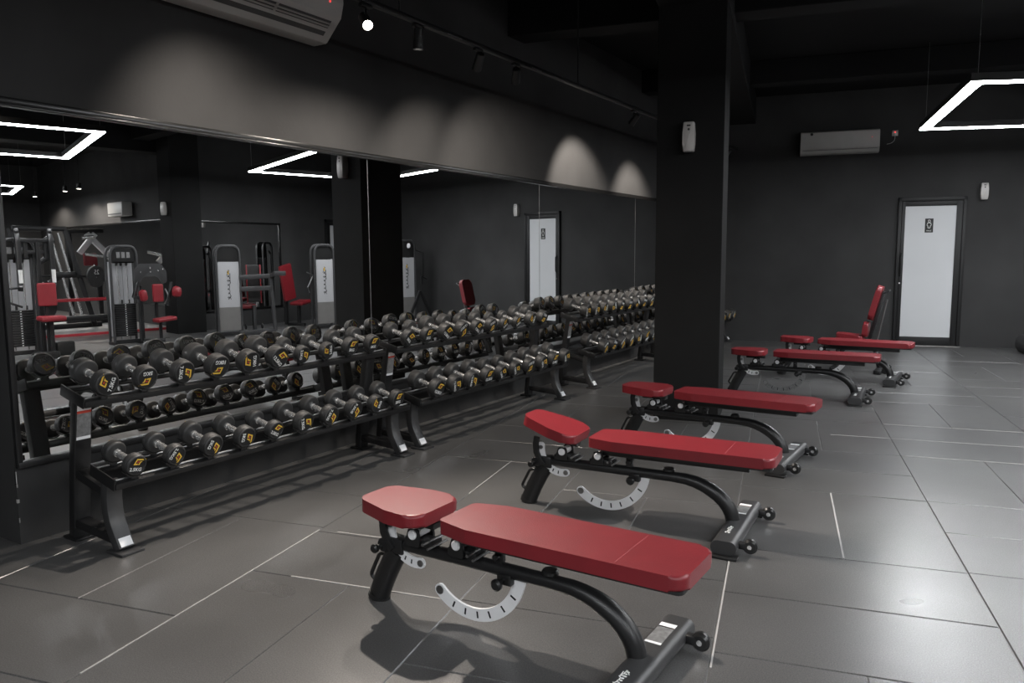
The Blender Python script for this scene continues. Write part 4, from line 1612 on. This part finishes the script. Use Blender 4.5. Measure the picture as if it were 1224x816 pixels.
# red reclined pad between M3 and M4
t = thing('incline_bench', 'red upright pad on a short seat between the panelled machines in the mirror', 'bench', uv(9.75, 8.72), TILE - R(20))
mpad(t, 'back_pad', (-0.04, -0.17, 0.50), (0.04, 0.15, 1.20), 11, 0)
mpad(t, 'seat_pad', (-0.32, 0.0, 0.42), (-0.02, 0.32, 0.49), 8, 0)
bars(t, 'support_beam', [[(0.06, 0.0, 0.03), (0.06, 0.0, 1.05)], [(-0.3, 0.1, 0.03), (0.1, 0.1, 0.03)], [(-0.15, 0.12, 0.03), (-0.15, 0.12, 0.42)]])

# inclined plate-loaded machine on the alcove platform
bm = NB()
ubox(bm, 11.0, 15.5, 3.6, 6.9, 0.0, 0.04, 0.004)
pf = tag(obj('platform', bm, M_GREYF, None, 0), 'low grey lifting platform with a red edge in the alcove', 'platform')
bm = NB()
ubox(bm, 10.93, 11.0, 3.6, 6.9, 0.0, 0.042, 0.003)
obj('red_edge', bm, M_REDF, pf, 0)
t = thing('leg_press_machine', 'tall inclined machine with two silver guide rods, left in the mirror', 'weight machine', uv(12.0, 5.42, 0.001), TILE, GRP)
for yy in (-0.02, 0.12):
    bm = NB()
    tube(bm, [(0.0, yy - 0.12, 1.80), (-0.1, yy + 0.16, 0.30)], sect(0.026, n=12))
    obj('guide_rod', bm, M_CHR, t)
bars(t, 'support_beam', [[(0.10, 0.14, 1.88), (0.0, 0.52, 0.085)], [(0.10, -0.70, 1.88), (0.10, 0.16, 1.88)], [(0.2, -0.95, 0.085), (0.2, 0.70, 0.085)], [(-0.3, -0.95, 0.24), (-0.3, 0.72, 0.26)],
                         [(0.2, -0.70, 0.085), (0.2, -0.70, 1.88)], [(0.12, -0.62, 1.35), (0.02, -0.10, 1.75)], [(0.12, -0.62, 1.05), (0.02, -0.06, 1.45)], [(0.1, -0.65, 0.60), (0.0, 0.05, 1.05)]], r=0.045)
bm = NB()
box(bm, (-0.34, -1.0, 0.56), (-0.28, 0.72, 0.62), 0.008)
obj('red_bar', bm, M_REDF, t)
bm = NB()
box(bm, (-0.08, -0.10, 0.98), (0.02, 0.24, 1.10), 0.02)
tube(bm, [(-0.05, -0.62, 1.04), (-0.05, 0.6, 1.0)], sect(0.022, n=10))
obj('carriage', bm, M_FRM, t)
for (y, z, r) in ((-0.38, 0.80, 0.19), (-0.30, 0.46, 0.19), (-0.55, 1.30, 0.17), (0.55, 1.0, 0.20)):
    bm = NB()
    m = Matrix.Translation((-0.12, y, z)) @ Matrix.Rotation(R(-25), 4, 'Z')
    lathe(bm, [(-0.025, 0.02), (-0.025, r - 0.015), (-0.02, r), (0.02, r), (0.025, r - 0.015), (0.025, 0.02), (-0.025, 0.02)], 24, m)
    pl = obj('weight_plate', bm, M_RUB, t)
    me = setmat(xform(text_mesh('25', 0.12), m @ Matrix.Translation((-0.027, 0, 0.08)) @ Matrix.Rotation(PI, 4, 'Z') @ TO_X), M_WHT)
    obj('plate_number', me, None, pl)
bm = NB()
tube(bm, [(-0.05, 0.38, 1.72), (-0.05, 0.58, 1.74)], sect(0.035, n=10))
tube(bm, [(-0.05, 0.42, 1.42), (-0.05, 0.72, 1.38)], sect(0.030, n=10))
tube(bm, [(-0.05, 0.55, 1.22), (-0.05, 0.74, 0.95)], sect(0.018, n=10))
obj('weight_horn', bm, M_CHR, t)
# second plate-loaded machine top over M2
t = thing('plate_loaded_press', 'plate loaded press with silver levers standing behind the lateral machine', 'weight machine', uv(13.0, 6.10, 0.042), TILE, GRP)
bars(t, 'support_beam', [[(0, -0.25, 0.05), (0, -0.20, 1.80)], [(0, -0.32, 1.82), (0, 0.42, 1.84)], [(0, 0.30, 0.05), (0, 0.30, 1.0)], [(-0.2, -0.4, 0.05), (-0.2, 0.6, 0.05)]], r=0.04)
bars(t, 'lever_arm', [[(-0.06, 0.1, 1.78), (-0.06, 0.62, 1.20)], [(-0.06, 0.25, 1.78), (-0.06, -0.05, 1.40)]], M_SILV, 0.05)
bm = NB()
tube(bm, [(-0.08, 0.40, 1.30), (-0.08, 0.85, 1.42)], sect(0.03, n=10))
obj('weight_horn', bm, M_CHR, t)
mpad(t, 'back_pad', (-0.3, -0.05, 1.15), (-0.22, 0.2, 1.4))
# far wall air conditioner in the alcove
a = thing('air_conditioner', 'boxy white air conditioner high in the alcove, seen in the mirror', 'air conditioner', uv(13.4, 6.93, 2.2), TILE)
a.scale = (0.8, 0.9, 0.85)
bm = NB()
box(bm, (-0.5, -0.02, 0.0), (0.5, 0.22, 0.34), 0.03)
obj('body', bm, M_AC, a)
bm = NB()
box(bm, (-0.45, -0.026, 0.04), (0.45, -0.018, 0.07))
obj('outlet_slot', bm, M_ACD, a, 0)

# ------------------------------------------------------------------ camera
f_px, pitch, roll, head = 925.5, R(6.4853), R(0.377), R(31.442)
cp, sp_ = math.cos(pitch), math.sin(pitch)
right0, down0, fwd0 = Vector((1, 0, 0)), Vector((0, -sp_, -cp)), Vector((0, cp, -sp_))
cr, sr = math.cos(roll), math.sin(roll)
rgt = right0 * cr + down0 * sr
dwn = down0 * cr - right0 * sr
Rz = Matrix.Rotation(head, 3, 'Z')
rgt, dwn, fwd = Rz @ rgt, Rz @ dwn, Rz @ fwd0
cam = bpy.data.cameras.new('camera')
cam.sensor_width = 36
cam.lens = f_px / 1224 * 36
cam.clip_start = 0.05
co = bpy.data.objects.new('camera', cam)
C.objects.link(co)
mw = Matrix((rgt, -dwn, -fwd)).transposed().to_4x4()
mw.translation = Vector((3.904, 0, 1.38))
co.matrix_world = mw
sc = bpy.context.scene
sc.camera = co

# ------------------------------------------------------------------ world and colour
w = bpy.data.worlds.new('night')
w.use_nodes = True
w.node_tree.nodes['Background'].inputs['Color'].default_value = (0.0, 0.0, 0.0, 1)
sc.world = w
vs = sc.view_settings
vs.view_transform = 'Standard'
vs.look = 'None'
vs.exposure = 0.22
vs.gamma = 1.0
vs.use_curve_mapping = False
cy = sc.cycles
cy.caustics_reflective = False
cy.caustics_refractive = False
cy.max_bounces = 10
cy.glossy_bounces = 6
cy.sample_clamp_indirect = 4.0
